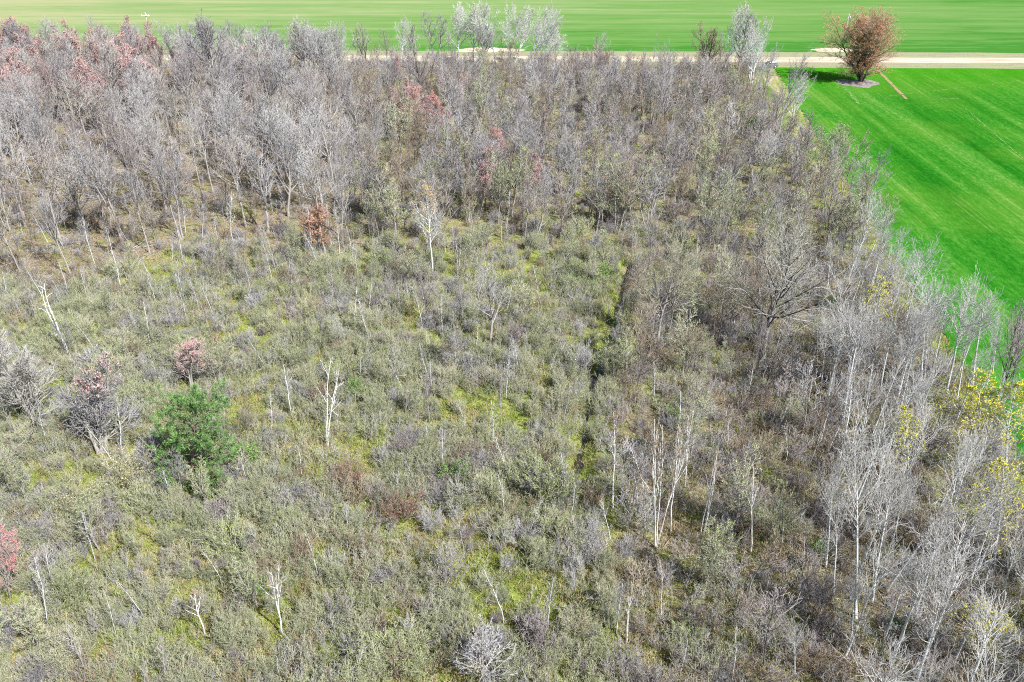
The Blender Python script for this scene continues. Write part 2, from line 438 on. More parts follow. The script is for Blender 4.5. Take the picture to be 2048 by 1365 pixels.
make_tree('brown_tree', 0, 11, 0.14, stems=3, spread=8, wig=0.05, cb=0.2, k1=26, a1=(42, 22), l1=0.34, up1=0.12, k2=9, l2=0.42, k3=6, l3=0.62, rt=0.016, bark='bark_dark', limb='bark_dark', twig='twig_brown')
for i in range(2):
    make_tree('dark_tree', i, 13, 0.16, stems=1 + i, spread=7, wig=0.06, cb=0.35, k1=20, a1=(46, 26), l1=0.32, up1=0.1, k2=8, l2=0.42, k3=4, l3=0.62, rt=0.016, bark='bark_dark', limb='bark_dark', twig='twig_plum')
make_tree('snag', 0, 11, 0.34, stems=1, wig=0.04, cb=0.3, k1=34, a1=(60, 50), l1=0.09, up1=0.0, prof=flat, k2=8, l2=0.5, k3=5, l3=0.62, bark='bark_dark', limb='bark_dark', twig='twig_dark', rt=0.02)

def make_pine(i):
    rng = np.random.default_rng(400 + i)
    tr, cr = Acc(), Acc()
    H = 11.0
    P0, R0, L0 = stem_lines(rng, 1, H, 9, 2, 0.03, 0.2)
    tr.tubes(P0, R0, 8, 0)
    P1, R1, L1, t1 = sprout(rng, P0, R0, L0, 46, 0.06, 0.97, (86, 34), 0.46, lambda t: np.where(t < 0.35, 0.8 + 0.7 * t, 1.05 - 0.62 * (t - 0.35)), 6, 0.05, 0.08, 0.016, 0.015)
    cr.tubes(P1, R1, 4, 0)
    P2, R2, L2, _ = sprout(rng, P1, R1, L1, 13, 0.12, 1.0, (54, 42), 0.36, lambda t: 1.1 - 0.5 * t, 4, 0.10, 0.12, 0.015, 0.011)
    cr.tubes(P2, R2, 3, 0)
    keep = (rng.uniform(size=len(P2)) < 0.92) & (np.repeat(rng.uniform(size=len(P1)), 13) < 0.74)
    Q = P2[keep]
    C = np.concatenate([np.repeat(Q[:, 3], 40, 0), np.repeat(Q[:, 2], 32, 0), np.repeat(Q[:, 1], 20, 0)])
    D = unit(np.concatenate([np.repeat(Q[:, 3] - Q[:, 2], 40, 0), np.repeat(Q[:, 2] - Q[:, 1], 32, 0), np.repeat(Q[:, 1] - Q[:, 0], 20, 0)]))
    C = C + rng.normal(0, 0.09, C.shape)
    cr.cards(C, 0.25, rng, 1, 0.30, up=D * 0.8 + np.array([0, 0, 0.45]))
    finish('pine', tr, cr, [M['bark_pine']], [M['bark_pine'], M['needle']], float(np.quantile(P2[:, -1, 2], 0.997)) + 0.2, float(2 * np.quantile(np.hypot(P1[:, -1, 0], P1[:, -1, 1]), 0.92)))
make_pine(0)

# shrubs of the thicket
for i in range(5):
    make_shrub('sage_shrub', i, 2.6, 26, (16, 24, 19, 13, 22)[i], 'twig_olive', 'bud_sage', 1800, 0.058, rt=0.0095, k1=7, k2=6)
for i in range(4):
    make_shrub('grey_shrub', i, 2.5, 20, (15, 26, 20, 30)[i], 'twig_grey', rt=0.010, k1=7, k2=5)
for i in range(3):
    make_shrub('plum_shrub', i, 2.4, 22, (14, 24, 19)[i], 'twig_plum', rt=0.010, k1=7, k2=5)
for i in range(3):
    make_shrub('brown_shrub', i, 2.2, 20, 26, 'twig_brown', 'bud_ochre', 160, 0.05, rt=0.010, k1=7, k2=5)
for i in range(3):
    make_shrub('green_shrub', i, 2.2, 20, 28, 'twig_olive', 'bud_green', 1900, 0.062, rt=0.0095, k1=7, k2=6)
for i in range(2):
    make_shrub('leafy_shrub', i, 2.2, 22, 30, 'twig_brown', 'bud_leaf', 2200, 0.11)
make_shrub('red_shrub', 0, 2.2, 26, 28, 'twig_brown', 'bud_red', 900, 0.06)
make_shrub('straw_shrub', 0, 3.2, 30, 34, 'twig_olive', 'bud_straw', 3200, 0.09)
make_shrub('yellow_shrub', 0, 2.8, 30, 28, 'twig_grey', 'bud_yellow', 1500, 0.085)
for i in range(3):
    make_shrub('brush', i, 1.7, 18, 50, ('twig_brown', 'twig_plum', 'twig_grey')[i], None, wig=0.2, r0=0.024, base=0.9, rt=0.013, k1=6, k2=3)

WISPS = []
def make_wisp(i, twig, bud, n, H):
    rng = np.random.default_rng(6000 + i)
    a = Acc()
    P0, R0, L0 = stem_lines(rng, n, H, 5, 13, 0.09, 0.015, base=1.1, rtip=0.007)
    a.tubes(P0, R0, 3, 0)
    P1, R1, L1, _ = sprout(rng, P0, R0, L0, 6, 0.25, 1.0, (34, 22), 0.34, lambda t: 1.1 - 0.5 * t, 3, 0.1, 0.1, 0.012, 0.010)
    a.tubes(P1, R1, 3, 0)
    P2, R2, L2, _ = sprout(rng, P1, R1, L1, 3, 0.2, 1.0, (34, 26), 0.6, lambda t: 1.0 + 0 * t, 3, 0.1, 0.1, 0.012, 0.009)
    a.tubes(P2, R2, 3, 0)
    if bud:
        pts = np.concatenate([P2[:, 2], P2[:, 1], P1[:, 2]])
        pts = pts[rng.choice(len(pts), min(len(pts), 260), False)]
        a.cards(pts, 0.055, rng, 1, 0.4)
    WISPS.append(a.mesh("brush_wisp", [M[twig], M[bud or 'bud_sage']]))
for i, (tw, bd) in enumerate([('twig_olive', 'bud_sage'), ('twig_olive', 'bud_sage'), ('twig_olive', 'bud_green'), ('twig_grey', None), ('twig_plum', None), ('twig_brown', 'bud_ochre'), ('twig_grey', 'bud_sage')]):
    make_wisp(i, tw, bd, 9, 1.9)

# ------------------------------------------------------------------ scene object helpers
def link(name, data, parent=None):
    o = bpy.data.objects.new(name, data)
    COL.objects.link(o)
    if parent is not None:
        o.parent = parent
    return o

def tag(o, label=None, cat=None, group=None, kind=None):
    if label: o["label"] = label
    if cat: o["category"] = cat
    if group: o["group"] = group
    if kind: o["kind"] = kind
    return o

MADE = {}       # proto id -> first object built, copied for every repeat
def place(name, proto, loc, rot, scl, label, cat, group):
    """a plant: an Empty at its foot with trunk and crown, or one mesh for a shrub"""
    key = (name, proto['whole'].name)
    if 'trunk' in proto:
        src = MADE.get(key)
        if src is None:
            r = link(name, None)
            r.empty_display_size = 0.5
            parts = [link("trunk", proto['trunk'], r), link("crown", proto['crown'], r)]
            MADE[key] = (r, parts)
        else:
            r = src[0].copy(); COL.objects.link(r)
            for p in src[1]:
                c = p.copy(); COL.objects.link(c); c.parent = r
    else:
        src = MADE.get(key)
        if src is None:
            r = link(name, proto['whole']); MADE[key] = r
        else:
            r = src.copy(); COL.objects.link(r)
    r.location = loc; r.rotation_mode = 'XYZ'; r.rotation_euler = rot; r.scale = scl
    if 'group' in r.keys() and not group:
        del r['group']
    tag(r, label, cat, group)
    return r

def lean_rot(ang_x, az):
    """spin about the stem by az, then lean sideways"""
    return (Matrix.Rotation(ang_x, 3, 'Y') @ Matrix.Rotation(az, 3, 'Z')).to_euler('XYZ')

# ------------------------------------------------------------------ the setting
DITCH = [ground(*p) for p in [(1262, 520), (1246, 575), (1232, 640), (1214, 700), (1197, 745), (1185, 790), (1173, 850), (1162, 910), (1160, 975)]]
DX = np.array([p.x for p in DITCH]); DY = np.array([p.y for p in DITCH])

def ditch_dist(x, y):
    o = np.argsort(DY)
    return np.abs(x - np.interp(y, DY[o], DX[o])) + np.clip(np.maximum(DY.min() - y, y - DY.max()), 0, None)

def gz(x, y):
    x = np.asarray(x, float); y = np.asarray(y, float)
    wood = np.clip((field_edge(y) - 9 - x) / 6, 0, 1) * np.clip((232 - y) / 10, 0, 1)
    u = 0.13 * np.sin(x * 0.31 + 1.3 * np.sin(y * 0.17)) + 0.10 * np.sin(y * 0.43 + x * 0.11) - 0.12
    d = ditch_dist(x + 0.45 * np.sin(y * 0.8) + 0.3 * np.sin(y * 2.1 + 1), y)
    cut = -0.80 * np.clip(1 - (d / 1.35) ** 2, 0, 1)
    rim = 0.12 * np.exp(-((d - 2.1) / 0.8) ** 2)
    return wood * (u + cut + rim) - (1 - wood) * 0.06

def spaced(segs):
    out = []
    for a, b, st in segs:
        out += list(np.arange(a, b, st))
    return np.array(out + [segs[-1][1]])

xs = spaced([(-3000, -400, 260), (-400, -150, 25), (-150, 5, 2.5), (5, 24, 0.55), (24, 90, 2.5), (90, 300, 15), (300, 3000, 270)])
ys = spaced([(-600, 0, 60), (0, 26, 3), (26, 125, 1.2), (125, 260, 3.5), (260, 600, 40), (600, 6000, 450)])
X, Y = np.meshgrid(xs, ys)
Z = gz(X, Y)
nx, ny = len(xs), len(ys)
ga = Acc()
ii = np.arange(nx * ny).reshape(ny, nx)
ga.add(np.stack([X, Y, Z], -1).reshape(-1, 3), np.stack([ii[:-1, :-1], ii[:-1, 1:], ii[1:, 1:], ii[1:, :-1]], -1).reshape(-1, 4), 0)

def zone_of(px, py):
    """A tall wood, B thin wood, C thicket, D aspen corner"""
    if px < 690 + (py - 300) * 0.05 and py < 560 - 0.11 * px + 30 * math.sin(px * 0.012):
        return 'A'
    if py < 500 + 0.03 * (px - 1000) and px > 600:
        return 'B'
    if px > 1640 - (py - 560) * 0.02 and py > 530:
        return 'E'
    if px > 1240 - (py - 500) * 0.02:
        return 'D'
    return 'C'

MOSS = {'A': 0.22, 'B': 0.40, 'C': 0.80, 'D': 0.38, 'E': 0.26}
moss = np.zeros(nx * ny, np.float32)
for q, (x, y) in enumerate(zip(X.ravel(), Y.ravel())):
    if 20 < y < 300 and abs(x) < 160:
        px, py, _ = project(x, y, 0)
        moss[q] = MOSS[zone_of(px, py)] if x < field_edge(y) - 7 else 0.75
    else:
        moss[q] = 0.5
mm = moss.reshape(ny, nx)
for _ in range(2):
    mm[1:-1, 1:-1] = (mm[1:-1, 1:-1] * 2 + mm[:-2, 1:-1] + mm[2:, 1:-1] + mm[1:-1, :-2] + mm[1:-1, 2:]) / 6
dd = ditch_dist(X, Y)
bank = np.exp(-((dd - 2.6) / 1.3) ** 2)
mm[:] = np.clip(mm + 0.12 * bank * (X < 40), 0, 1)

m, nt, b = new_mat("forest_floor")
co = mapping(nt)
at = nt.nodes.new("ShaderNodeAttribute"); at.attribute_name = "moss"
big = noise(nt, co, 0.22, 5, 0.62)
fine = noise(nt, co, 3.2, 6, 0.75)
grain = noise(nt, co, 14.0, 3, 0.7)
litter = ramp(nt, fine, [(0.25, (0.05, 0.036, 0.026)), (0.45, (0.17, 0.13, 0.09)), (0.58, (0.31, 0.25, 0.165)), (0.75, (0.42, 0.36, 0.25))])
green = ramp(nt, fine, [(0.25, (0.03, 0.045, 0.012)), (0.42, (0.13, 0.18, 0.03)), (0.55, (0.28, 0.32, 0.07)), (0.66, (0.38, 0.34, 0.16)), (0.78, (0.44, 0.38, 0.23))])
f = mth(nt, 'ADD', mth(nt, 'MULTIPLY', at.outputs["Fac"], 0.55), big)
f = mth(nt, 'ADD', f, mth(nt, 'MULTIPLY', mth(nt, 'SUBTRACT', grain, 0.5), 0.35))
fac = ramp(nt, f, [(0.66, (0, 0, 0)), (0.84, (1, 1, 1))])
nt.links.new(mixc(nt, fac, litter, green), b.inputs["Base Color"])
bump(nt, b, fine, 0.9, 0.25)
M['floor'] = m
gm = ga.mesh("ground", [M['floor']])
at_ = gm.attributes.new("moss", 'FLOAT', 'POINT'); at_.data.foreach_set("value", mm.ravel().astype(np.float32))
tag(link("ground", gm), kind="structure")

def sheet(name, pts, z, mat, kind="structure"):
    me = bpy.data.meshes.new(name)
    me.from_pydata([(p[0], p[1], z if len(p) < 3 else p[2]) for p in pts], [], [list(range(len(pts)))])
    me.materials.append(mat); me.update()
    return tag(link(name, me), kind=kind)

def ribbon(name, L, Rr, z, mat, kind="structure"):
    me = bpy.data.meshes.new(name)
    v = [(p[0], p[1], z) for p in L] + [(p[0], p[1], z) for p in Rr]
    n = len(L)
    me.from_pydata(v, [], [(i, i + n, i + n + 1, i + 1) for i in range(n - 1)])
    me.materials.append(mat); me.update()
    return tag(link(name, me), kind=kind)

# far field: bands along the road
m, nt, b = new_mat("far_field_crop")
co = mapping(nt, (0.006, 0.11, 1), (0, 0, 0.0163))
n1 = noise(nt, co, 1.0, 6, 0.68)
co2 = mapping(nt, (0.03, 0.75, 1), (0, 0, 0.0163))
n2 = noise(nt, co2, 1.0, 4, 0.75)
co3 = mapping(nt, (0.0045, 0.012, 1))
n3 = noise(nt, co3, 1.0, 3, 0.5)
sep = nt.nodes.new("ShaderNodeSeparateXYZ")
tc = nt.nodes.new("ShaderNodeTexCoord"); nt.links.new(tc.outputs["Object"], sep.inputs[0])
lush = mth(nt, 'ADD', mth(nt, 'MULTIPLY', sep.outputs[0], 0.0008), 0.085)
near = mth(nt, 'MULTIPLY', mth(nt, 'SUBTRACT', 285.0, sep.outputs[1]), 0.0028)
f = mth(nt, 'ADD', mth(nt, 'ADD', mth(nt, 'MULTIPLY', n1, 0.55), mth(nt, 'MULTIPLY', noise(nt, mapping(nt, (0.03, 0.12, 1)), 1.0, 6, 0.75), 0.35)), mth(nt, 'MULTIPLY', n2, 0.40))
f = mth(nt, 'ADD', f, mth(nt, 'MULTIPLY', n3, 0.25))
f = mth(nt, 'ADD', f, mth(nt, 'MAXIMUM', lush, -0.06))
f = mth(nt, 'ADD', f, mth(nt, 'MAXIMUM', near, -0.10))
c = ramp(nt, f, [(0.56, (0.27, 0.28, 0.145)), (0.70, (0.175, 0.245, 0.095)), (0.82, (0.12, 0.215, 0.06)), (0.97, (0.072, 0.185, 0.036)), (1.15, (0.042, 0.155, 0.022))])
nt.links.new(c, b.inputs["Base Color"])
b.inputs["Specular IOR Level"].default_value = 0.0
M['far_field'] = m
y0 = lambda x: road_y(x) + 9.0
sheet("far_field", [(-1500, y0(-1500)), (1500, y0(1500)), (1500, 3000), (-1500, 3000)], 0.02, M['far_field'])

# near field: rows run away from the camera
m, nt, b = new_mat("near_field_crop")
rot = (0, 0, math.atan(ROWS))
wide = noise(nt, mapping(nt, (0.22, 0.010, 1), rot), 1.0, 5, 0.65)
thin = noise(nt, mapping(nt, (1.5, 0.022, 1), rot), 1.0, 4, 0.7)
fine = noise(nt, mapping(nt, (1.5, 0.6, 1), rot), 1.0, 6, 0.9)
patch = noise(nt, mapping(nt), 0.035, 4, 0.6)
c = ramp(nt, mth(nt, 'ADD', mth(nt, 'MULTIPLY', wide, 0.50), mth(nt, 'MULTIPLY', fine, 0.60)),
         [(0.38, (0.006, 0.060, 0.004)), (0.47, (0.011, 0.110, 0.006)), (0.55, (0.026, 0.155, 0.011)), (0.62, (0.065, 0.195, 0.025)), (0.70, (0.17, 0.255, 0.075))])
st = ramp(nt, mth(nt, 'ADD', mth(nt, 'MULTIPLY', thin, 0.75), mth(nt, 'MULTIPLY', patch, 0.30)), [(0.60, (0, 0, 0)), (0.68, (1, 1, 1))])
st = mth(nt, 'MULTIPLY', st, ramp(nt, fine, [(0.35, (0.1, 0.1, 0.1)), (0.65, (0.85, 0.85, 0.85))]))
sepf = nt.nodes.new("ShaderNodeSeparateXYZ")
tcf = nt.nodes.new("ShaderNodeTexCoord"); nt.links.new(tcf.outputs["Object"], sepf.inputs[0])
yel = ramp(nt, mth(nt, 'MULTIPLY', mth(nt, 'SUBTRACT', sepf.outputs[1], 205.0), 0.03, True), [(0.0, (0, 0, 0)), (1.0, (1, 1, 1))])
c = mixc(nt, mth(nt, 'MULTIPLY', yel, 0.55), c, (0.05, 0.23, 0.002))
pf = ramp(nt, patch, [(0.45, (0, 0, 0)), (0.70, (0.5, 0.5, 0.5))])
c = mixc(nt, pf, c, (0.085, 0.20, 0.02))
nt.links.new(mixc(nt, st, c, (0.20, 0.27, 0.08)), b.inputs["Base Color"])
b.inputs["Roughness"].default_value = 1.0
b.inputs["Specular IOR Level"].default_value = 0.0
bump(nt, b, fine, 0.7, 0.12)
M['near_field'] = m
rr = random.Random(4)
edge = [(field_edge(y) + rr.uniform(-0.7, 0.7), y) for y in np.arange(20, 231, 0.9)]
sheet("near_field", [(500, 20), (500, road_y(500) - 9.5), (field_edge(236), road_y(75) - 9.5)] + edge[::-1], 0.02, M['near_field'])

# road with grassy verges
m, nt, b = new_mat("dry_verge_grass")
n1 = noise(nt, mapping(nt, (0.12, 0.9, 1)), 1.0, 5, 0.7); n2 = noise(nt, mapping(nt), 2.2, 5, 0.75)
nt.links.new(ramp(nt, mth(nt, 'ADD', mth(nt, 'MULTIPLY', n1, 0.6), mth(nt, 'MULTIPLY', n2, 0.4)), [(0.36, (0.12, 0.125, 0.075)), (0.5, (0.28, 0.26, 0.16)), (0.62, (0.20, 0.26, 0.08))]), b.inputs["Base Color"])
bump(nt, b, n2, 0.8, 0.2)
M['verge'] = m
m, nt, b = new_mat("gravel_road")
n1 = noise(nt, mapping(nt, (0.05, 0.9, 1), (0, 0, 0.0163)), 1.0, 5, 0.6); n2 = noise(nt, mapping(nt), 3.0, 4, 0.7)
nt.links.new(ramp(nt, mth(nt, 'ADD', mth(nt, 'MULTIPLY', n1, 0.7), mth(nt, 'MULTIPLY', n2, 0.3)), [(0.38, (0.30, 0.24, 0.16)), (0.5, (0.46, 0.385, 0.29)), (0.62, (0.58, 0.50, 0.40))]), b.inputs["Base Color"])
M['gravel'] = m
rx = np.arange(-600, 601, 12.0)
ribbon("verge", [(x, road_y(x) + 10.2 + rr.uniform(-.5, .5)) for x in rx], [(x, road_y(x) - 10.0 + rr.uniform(-.5, .5)) for x in rx], 0.035, M['verge'])
ribbon("road", [(x, road_y(x) + 3.5 + rr.uniform(-.2, .2)) for x in rx], [(x, road_y(x) - 3.5 + rr.uniform(-.2, .2)) for x in rx], 0.055, M['gravel'])

# sandy farm track along the wood edge
m, nt, b = new_mat("sandy_track")
n1 = noise(nt, mapping(nt, (0.35, 0.10, 1), rot), 1.0, 4, 0.6); n2 = noise(nt, mapping(nt), 1.6, 5, 0.75)
nt.links.new(ramp(nt, mth(nt, 'ADD', mth(nt, 'MULTIPLY', n1, 0.65), mth(nt, 'MULTIPLY', n2, 0.35)),
             [(0.42, (0.08, 0.15, 0.025)), (0.50, (0.20, 0.22, 0.07)), (0.57, (0.33, 0.28, 0.15)), (0.65, (0.50, 0.41, 0.25))]), b.inputs["Base Color"])
bump(nt, b, n2, 0.6, 0.15)
M['track'] = m
ty = np.arange(146, 240, 4.0)
ribbon("track", [(field_edge(y) - 7.6 + rr.uniform(-.6, .6) - 2.5 * max(0, (y - 222) / 15), y) for y in ty], [(field_edge(y) - 0.9 + rr.uniform(-.5, .5), y) for y in ty], 0.008, M['track'])
m, nt, b = new_mat("puddle_water")
b.inputs["Base Color"].default_value = (0.16, 0.165, 0.18, 1); b.inputs["Roughness"].default_value = 0.08; b.inputs["Specular IOR Level"].default_value = 0.6
M['puddle'] = m
m, nt, b = new_mat("dark_water_and_shade")
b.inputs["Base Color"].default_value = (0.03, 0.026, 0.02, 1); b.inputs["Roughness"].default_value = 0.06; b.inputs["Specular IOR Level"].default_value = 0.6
M['water'] = m  # real ditch and pool water, plus one sheet of painted bush shade

def blob(name, c, a, bb, ang, z, mat, n=22, seed=0, kind="structure"):
    r = random.Random(seed)
    ph = [r.uniform(0, 6.28) for _ in range(3)]
    pts = []
    for i in range(n):
        t = i * 2 * math.pi / n
        k = 1 + 0.16 * math.sin(2 * t + ph[0]) + 0.12 * math.sin(3 * t + ph[1]) + 0.08 * math.sin(5 * t + ph[2])
        x, y = a * k * math.cos(t), bb * k * math.sin(t)
        pts.append((c.x + x * math.cos(ang) - y * math.sin(ang), c.y + x * math.sin(ang) + y * math.cos(ang)))
    return sheet(name, pts, z, mat, kind)
ra = math.pi / 2 - math.atan(ROWS)
for q, (px, py, a, bb) in enumerate([(1550, 233, 4.2, 0.55), (1590, 286, 3.6, 0.75), (1617, 290, 2.6, 0.5), (1606, 262, 7.5, 0.25)]):
    blob("puddle", ground(px, py), a, bb, ra, 0.02, M['puddle'], seed=q)

# ditch water and standing water between the trees
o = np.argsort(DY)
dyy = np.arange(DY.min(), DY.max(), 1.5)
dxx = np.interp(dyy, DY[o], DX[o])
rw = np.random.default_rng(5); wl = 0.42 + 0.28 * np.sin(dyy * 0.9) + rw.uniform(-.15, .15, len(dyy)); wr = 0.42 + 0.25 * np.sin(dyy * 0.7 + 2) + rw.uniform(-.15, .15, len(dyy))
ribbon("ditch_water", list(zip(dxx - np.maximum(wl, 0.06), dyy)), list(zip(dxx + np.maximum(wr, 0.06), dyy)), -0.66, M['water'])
for q, (px, py, a, bb) in enumerate([(1342, 668, 4.0, 1.6), (1215, 442, 2.2, 1.2), (1375, 690, 3.0, 1.0), (1545, 1290, 2.0, 1.0)]):
    blob("pool_and_shade_sheet", ground(px, py), a, bb, 0.5, 0.16, M['water'], seed=20 + q)
m, nt, b = new_mat("rusty_ditch_mud")
n = noise(nt, mapping(nt), 1.8, 5, 0.7)
nt.links.new(ramp(nt, n, [(0.35, (0.10, 0.045, 0.018)), (0.6, (0.36, 0.17, 0.06))]), b.inputs["Base Color"])
M['rust'] = m
for q, (px, py, a, bb) in enumerate([(1206, 727, 0.9, 0.45), (1201, 772, 0.8, 0.35), (1186, 812, 1.0, 0.4), (1172, 846, 0.9, 0.35), (1163, 930, 1.0, 0.35)]):
    blob("mud_patch", ground(px, py, -0.5), a, bb, 1.5, -0.74, M['rust'], seed=40 + q)
blob("pool_and_shade_sheet", ground(1165, 1205), 1.5, 1.1, 0.8, 0.10, M['water'], seed=33)  # dark sheet added to stand in for the deep shade between bushes

# mulch bed and bare strips in the field
m, nt, b = new_mat("grey_mulch")
n = noise(nt, mapping(nt), 1.3, 6, 0.8)
nt.links.new(ramp(nt, n, [(0.3, (0.06, 0.05, 0.05)), (0.5, (0.24, 0.21, 0.20)), (0.7, (0.42, 0.37, 0.33))]), b.inputs["Base Color"])
bump(nt, b, n, 1.0, 0.3)
M['mulch'] = m
gmp = ground(1716, 167)
blob("mulch_bed", gmp, 4.8, 4.9, 0.3, 0.045, M['mulch'], 40, 7)
m, nt, b = new_mat("bare_soil")
n = noise(nt, mapping(nt), 1.5, 5, 0.75)
nt.links.new(ramp(nt, n, [(0.35, (0.14, 0.12, 0.05)), (0.6, (0.36, 0.24, 0.13))]), b.inputs["Base Color"])
M['soil'] = m
m, nt, b = new_mat("pale_stubble")
n = noise(nt, mapping(nt), 1.5, 5, 0.75)
nt.links.new(ramp(nt, n, [(0.46, (0.006, 0.155, 0.002)), (0.58, (0.20, 0.26, 0.08)), (0.75, (0.36, 0.34, 0.20))]), b.inputs["Base Color"])
M['stubble'] = m
def strip(name, p0, p1, w, mat, seed):
    a, c = ground(*p0), ground(*p1); d = (c - a).normalized(); s = Vector((-d.y, d.x, 0)); r = random.Random(seed)
    n = 24; L, Q = [], []
    for i in range(n + 1):
        t = i / n; p = a.lerp(c, t); ww = w * (0.25 + 0.75 * math.sin(math.pi * min(1, max(0.03, t * 0.94 + .03))) ** 0.4) * r.uniform(0.7, 1.25)
        p = p + s * r.uniform(-0.12, 0.12)
        L.append(p + s * ww / 2); Q.append(p - s * ww / 2)
    ribbon(name, L, Q, 0.05, mat)
strip("soil_strip", (1754, 139), (1813, 199), 0.95, M['soil'], 1)
strip("stubble_strip", (1686, 172), (1718, 209), 1.0, M['stubble'], 2)
for q, (p0, p1, w) in enumerate([((1632, 175.5), (1690, 175), 0.5), ((1800, 147), (1920, 147), 0.35), ((1850, 197.5), (1920, 198), 0.45), ((1720, 199), (2048, 163), 0.3),
                                 ((1924, 212), (2060, 330), 0.32), ((1790, 510), (1812, 548), 0.3)]):
    strip("stubble_strip", p0, p1, w, M['stubble'], 10 + q)

# sandy heaps beyond the road
m, nt, b = new_mat("dry_sand")
n = noise(nt, mapping(nt), 1.0, 5, 0.7)
nt.links.new(ramp(nt, n, [(0.3, (0.40, 0.32, 0.22)), (0.7, (0.62, 0.53, 0.40))]), b.inputs["Base Color"])
M['sand'] = m
def heap(px, py, a, bb, h, seed, label):
    c = ground(px, py); n = 28; rings = 6; v = []; f = []; r = random.Random(seed)
    for k in range(rings + 1):
        rad = 1 - k / rings
        for i in range(n):
            t = i * 2 * math.pi / n
            w = 1 + 0.13 * math.sin(3 * t + seed) + 0.08 * math.sin(7 * t)
            v.append((a * rad * w * math.cos(t), bb * rad * w * math.sin(t), h * (1 - rad ** 2) * (1 + r.uniform(-.15, .15)) - 0.05))
    for k in range(rings):
        for i in range(n):
            f.append((k * n + i, k * n + (i + 1) % n, (k + 1) * n + (i + 1) % n, (k + 1) * n + i))
    me = bpy.data.meshes.new("sand_heap"); me.from_pydata(v, [], f); me.materials.append(M['sand']); me.update()
    o = link("sand_heap", me); o.location = (c.x, c.y, 0.03)
    tag(o, label, "sand heap")
heap(1668, 101, 7.5, 2.6, 0.55, 1, "low pale sand heap at the foot of the utility pole beside the red field maple")
heap(975, 101, 11, 3.0, 0.7, 2, "long low sand heap across the road behind the leaning white poplars")

# ------------------------------------------------------------------ built things: poles and the parked vehicle
def solid(name, verts, faces, mat, parent=None, bevel=0.0):
    me = bpy.data.meshes.new(name); me.from_pydata(verts, [], faces); me.materials.append(mat); me.update()
    o = link(name, me, parent)
    if bevel:
        bv = o.modifiers.new("edge", 'BEVEL'); bv.width = bevel; bv.segments = 2
    return o
def box_v(c, s):
    x, y, z = c; a, bb, h = s[0] / 2, s[1] / 2, s[2] / 2
    return [(x + i * a, y + j * bb, z + k * h) for k in (-1, 1) for j in (-1, 1) for i in (-1, 1)]
BOXF = [(0, 2, 3, 1), (4, 5, 7, 6), (0, 1, 5, 4), (2, 6, 7, 3), (0, 4, 6, 2), (1, 3, 7, 5)]
def box(name, c, s, mat, parent, bevel=0.02):
    return solid(name, box_v(c, s), BOXF, mat, parent, bevel)
def cyl(name, p0, p1, r0, r1, mat, parent, n=12):
    a = Acc(); P = np.array([[p0, p0 + (np.array(p1) - p0) * 0.5, p1]], float)
    P = np.array([[p0, [(p0[i] + p1[i]) / 2 for i in range(3)], p1]], float)
    a.tubes(P, np.array([[r0, (r0 + r1) / 2, r1]]), n, 0)
    me = a.mesh(name, [mat]); 
    import bmesh
    bm = bmesh.new(); bm.from_mesh(me); bmesh.ops.holes_fill(bm, edges=[e for e in bm.edges if e.is_boundary]); bm.to_mesh(me); bm.free()
    return link(name, me, parent)
def plain(name, col, rough=0.5, metal=0.0):
    m, nt, b = new_mat(name)
    b.inputs["Base Color"].default_value = (*col, 1); b.inputs["Roughness"].default_value = rough; b.inputs["Metallic"].default_value = metal
    return m
M['wood_pole'] = bark_mat("weathered_pole_wood", (0.24, 0.21, 0.18), (0.42, 0.38, 0.33))
M['white_glass'] = plain("white_insulator", (0.75, 0.77, 0.78), 0.3)
M['steel'] = plain("grey_steel", (0.42, 0.44, 0.46), 0.4, 0.5)
M['silver'] = plain("silver_paint", (0.27, 0.29, 0.32), 0.3, 0.55)
M['glass'] = plain("dark_window_glass", (0.03, 0.04, 0.05), 0.06)
M['rubber'] = plain("tyre_rubber", (0.03, 0.03, 0.03), 0.8)
M['lamp_lens'] = plain("headlight_lens", (0.7, 0.72, 0.74), 0.15)
M['red_lens'] = plain("tail_light_lens", (0.4, 0.02, 0.02), 0.2)

def pole(px, py, ytop, label, kind):
    g = ground(px, py); _, h = at_height(px, ytop, g.y)
    r = link("utility_pole", None); r.location = (g.x, g.y, 0)
    tag(r, label, "utility pole")
    cyl("pole_shaft", (0, 0, -0.1), (0, 0, h), 0.24, 0.16, M['wood_pole'], r)
    if kind == 'arm':
        box("crossarm", (0, -0.24, h - 0.5), (2.6, 0.16, 0.2), M['white_glass'], r)
        for x in (-1.1, 0.35, 1.1):
            cyl("insulator", (x, -0.24, h - 0.4), (x, -0.24, h - 0.05), 0.11, 0.07, M['white_glass'], r, 8)
        cyl("insulator", (0, 0, h), (0, 0, h + 0.35), 0.11, 0.07, M['white_glass'], r, 8)
    else:
        t = cyl("transformer", (0.45, -0.05, h - 1.3), (0.45, -0.05, h - 0.25), 0.28, 0.28, M['steel'], r, 14)
        box("bracket", (0.2, -0.05, h - 0.7), (0.3, 0.1, 0.1), M['steel'], r, 0)
        cyl("insulator", (0, 0, h), (0, 0, h + 0.4), 0.1, 0.07, M['white_glass'], r, 8)
pole(1685, 92, 31, "grey utility pole with transformer beside the red budding field maple", 'can')
pole(306, 96, 28, "utility pole with white crossarm beyond the upper left wood", 'arm')

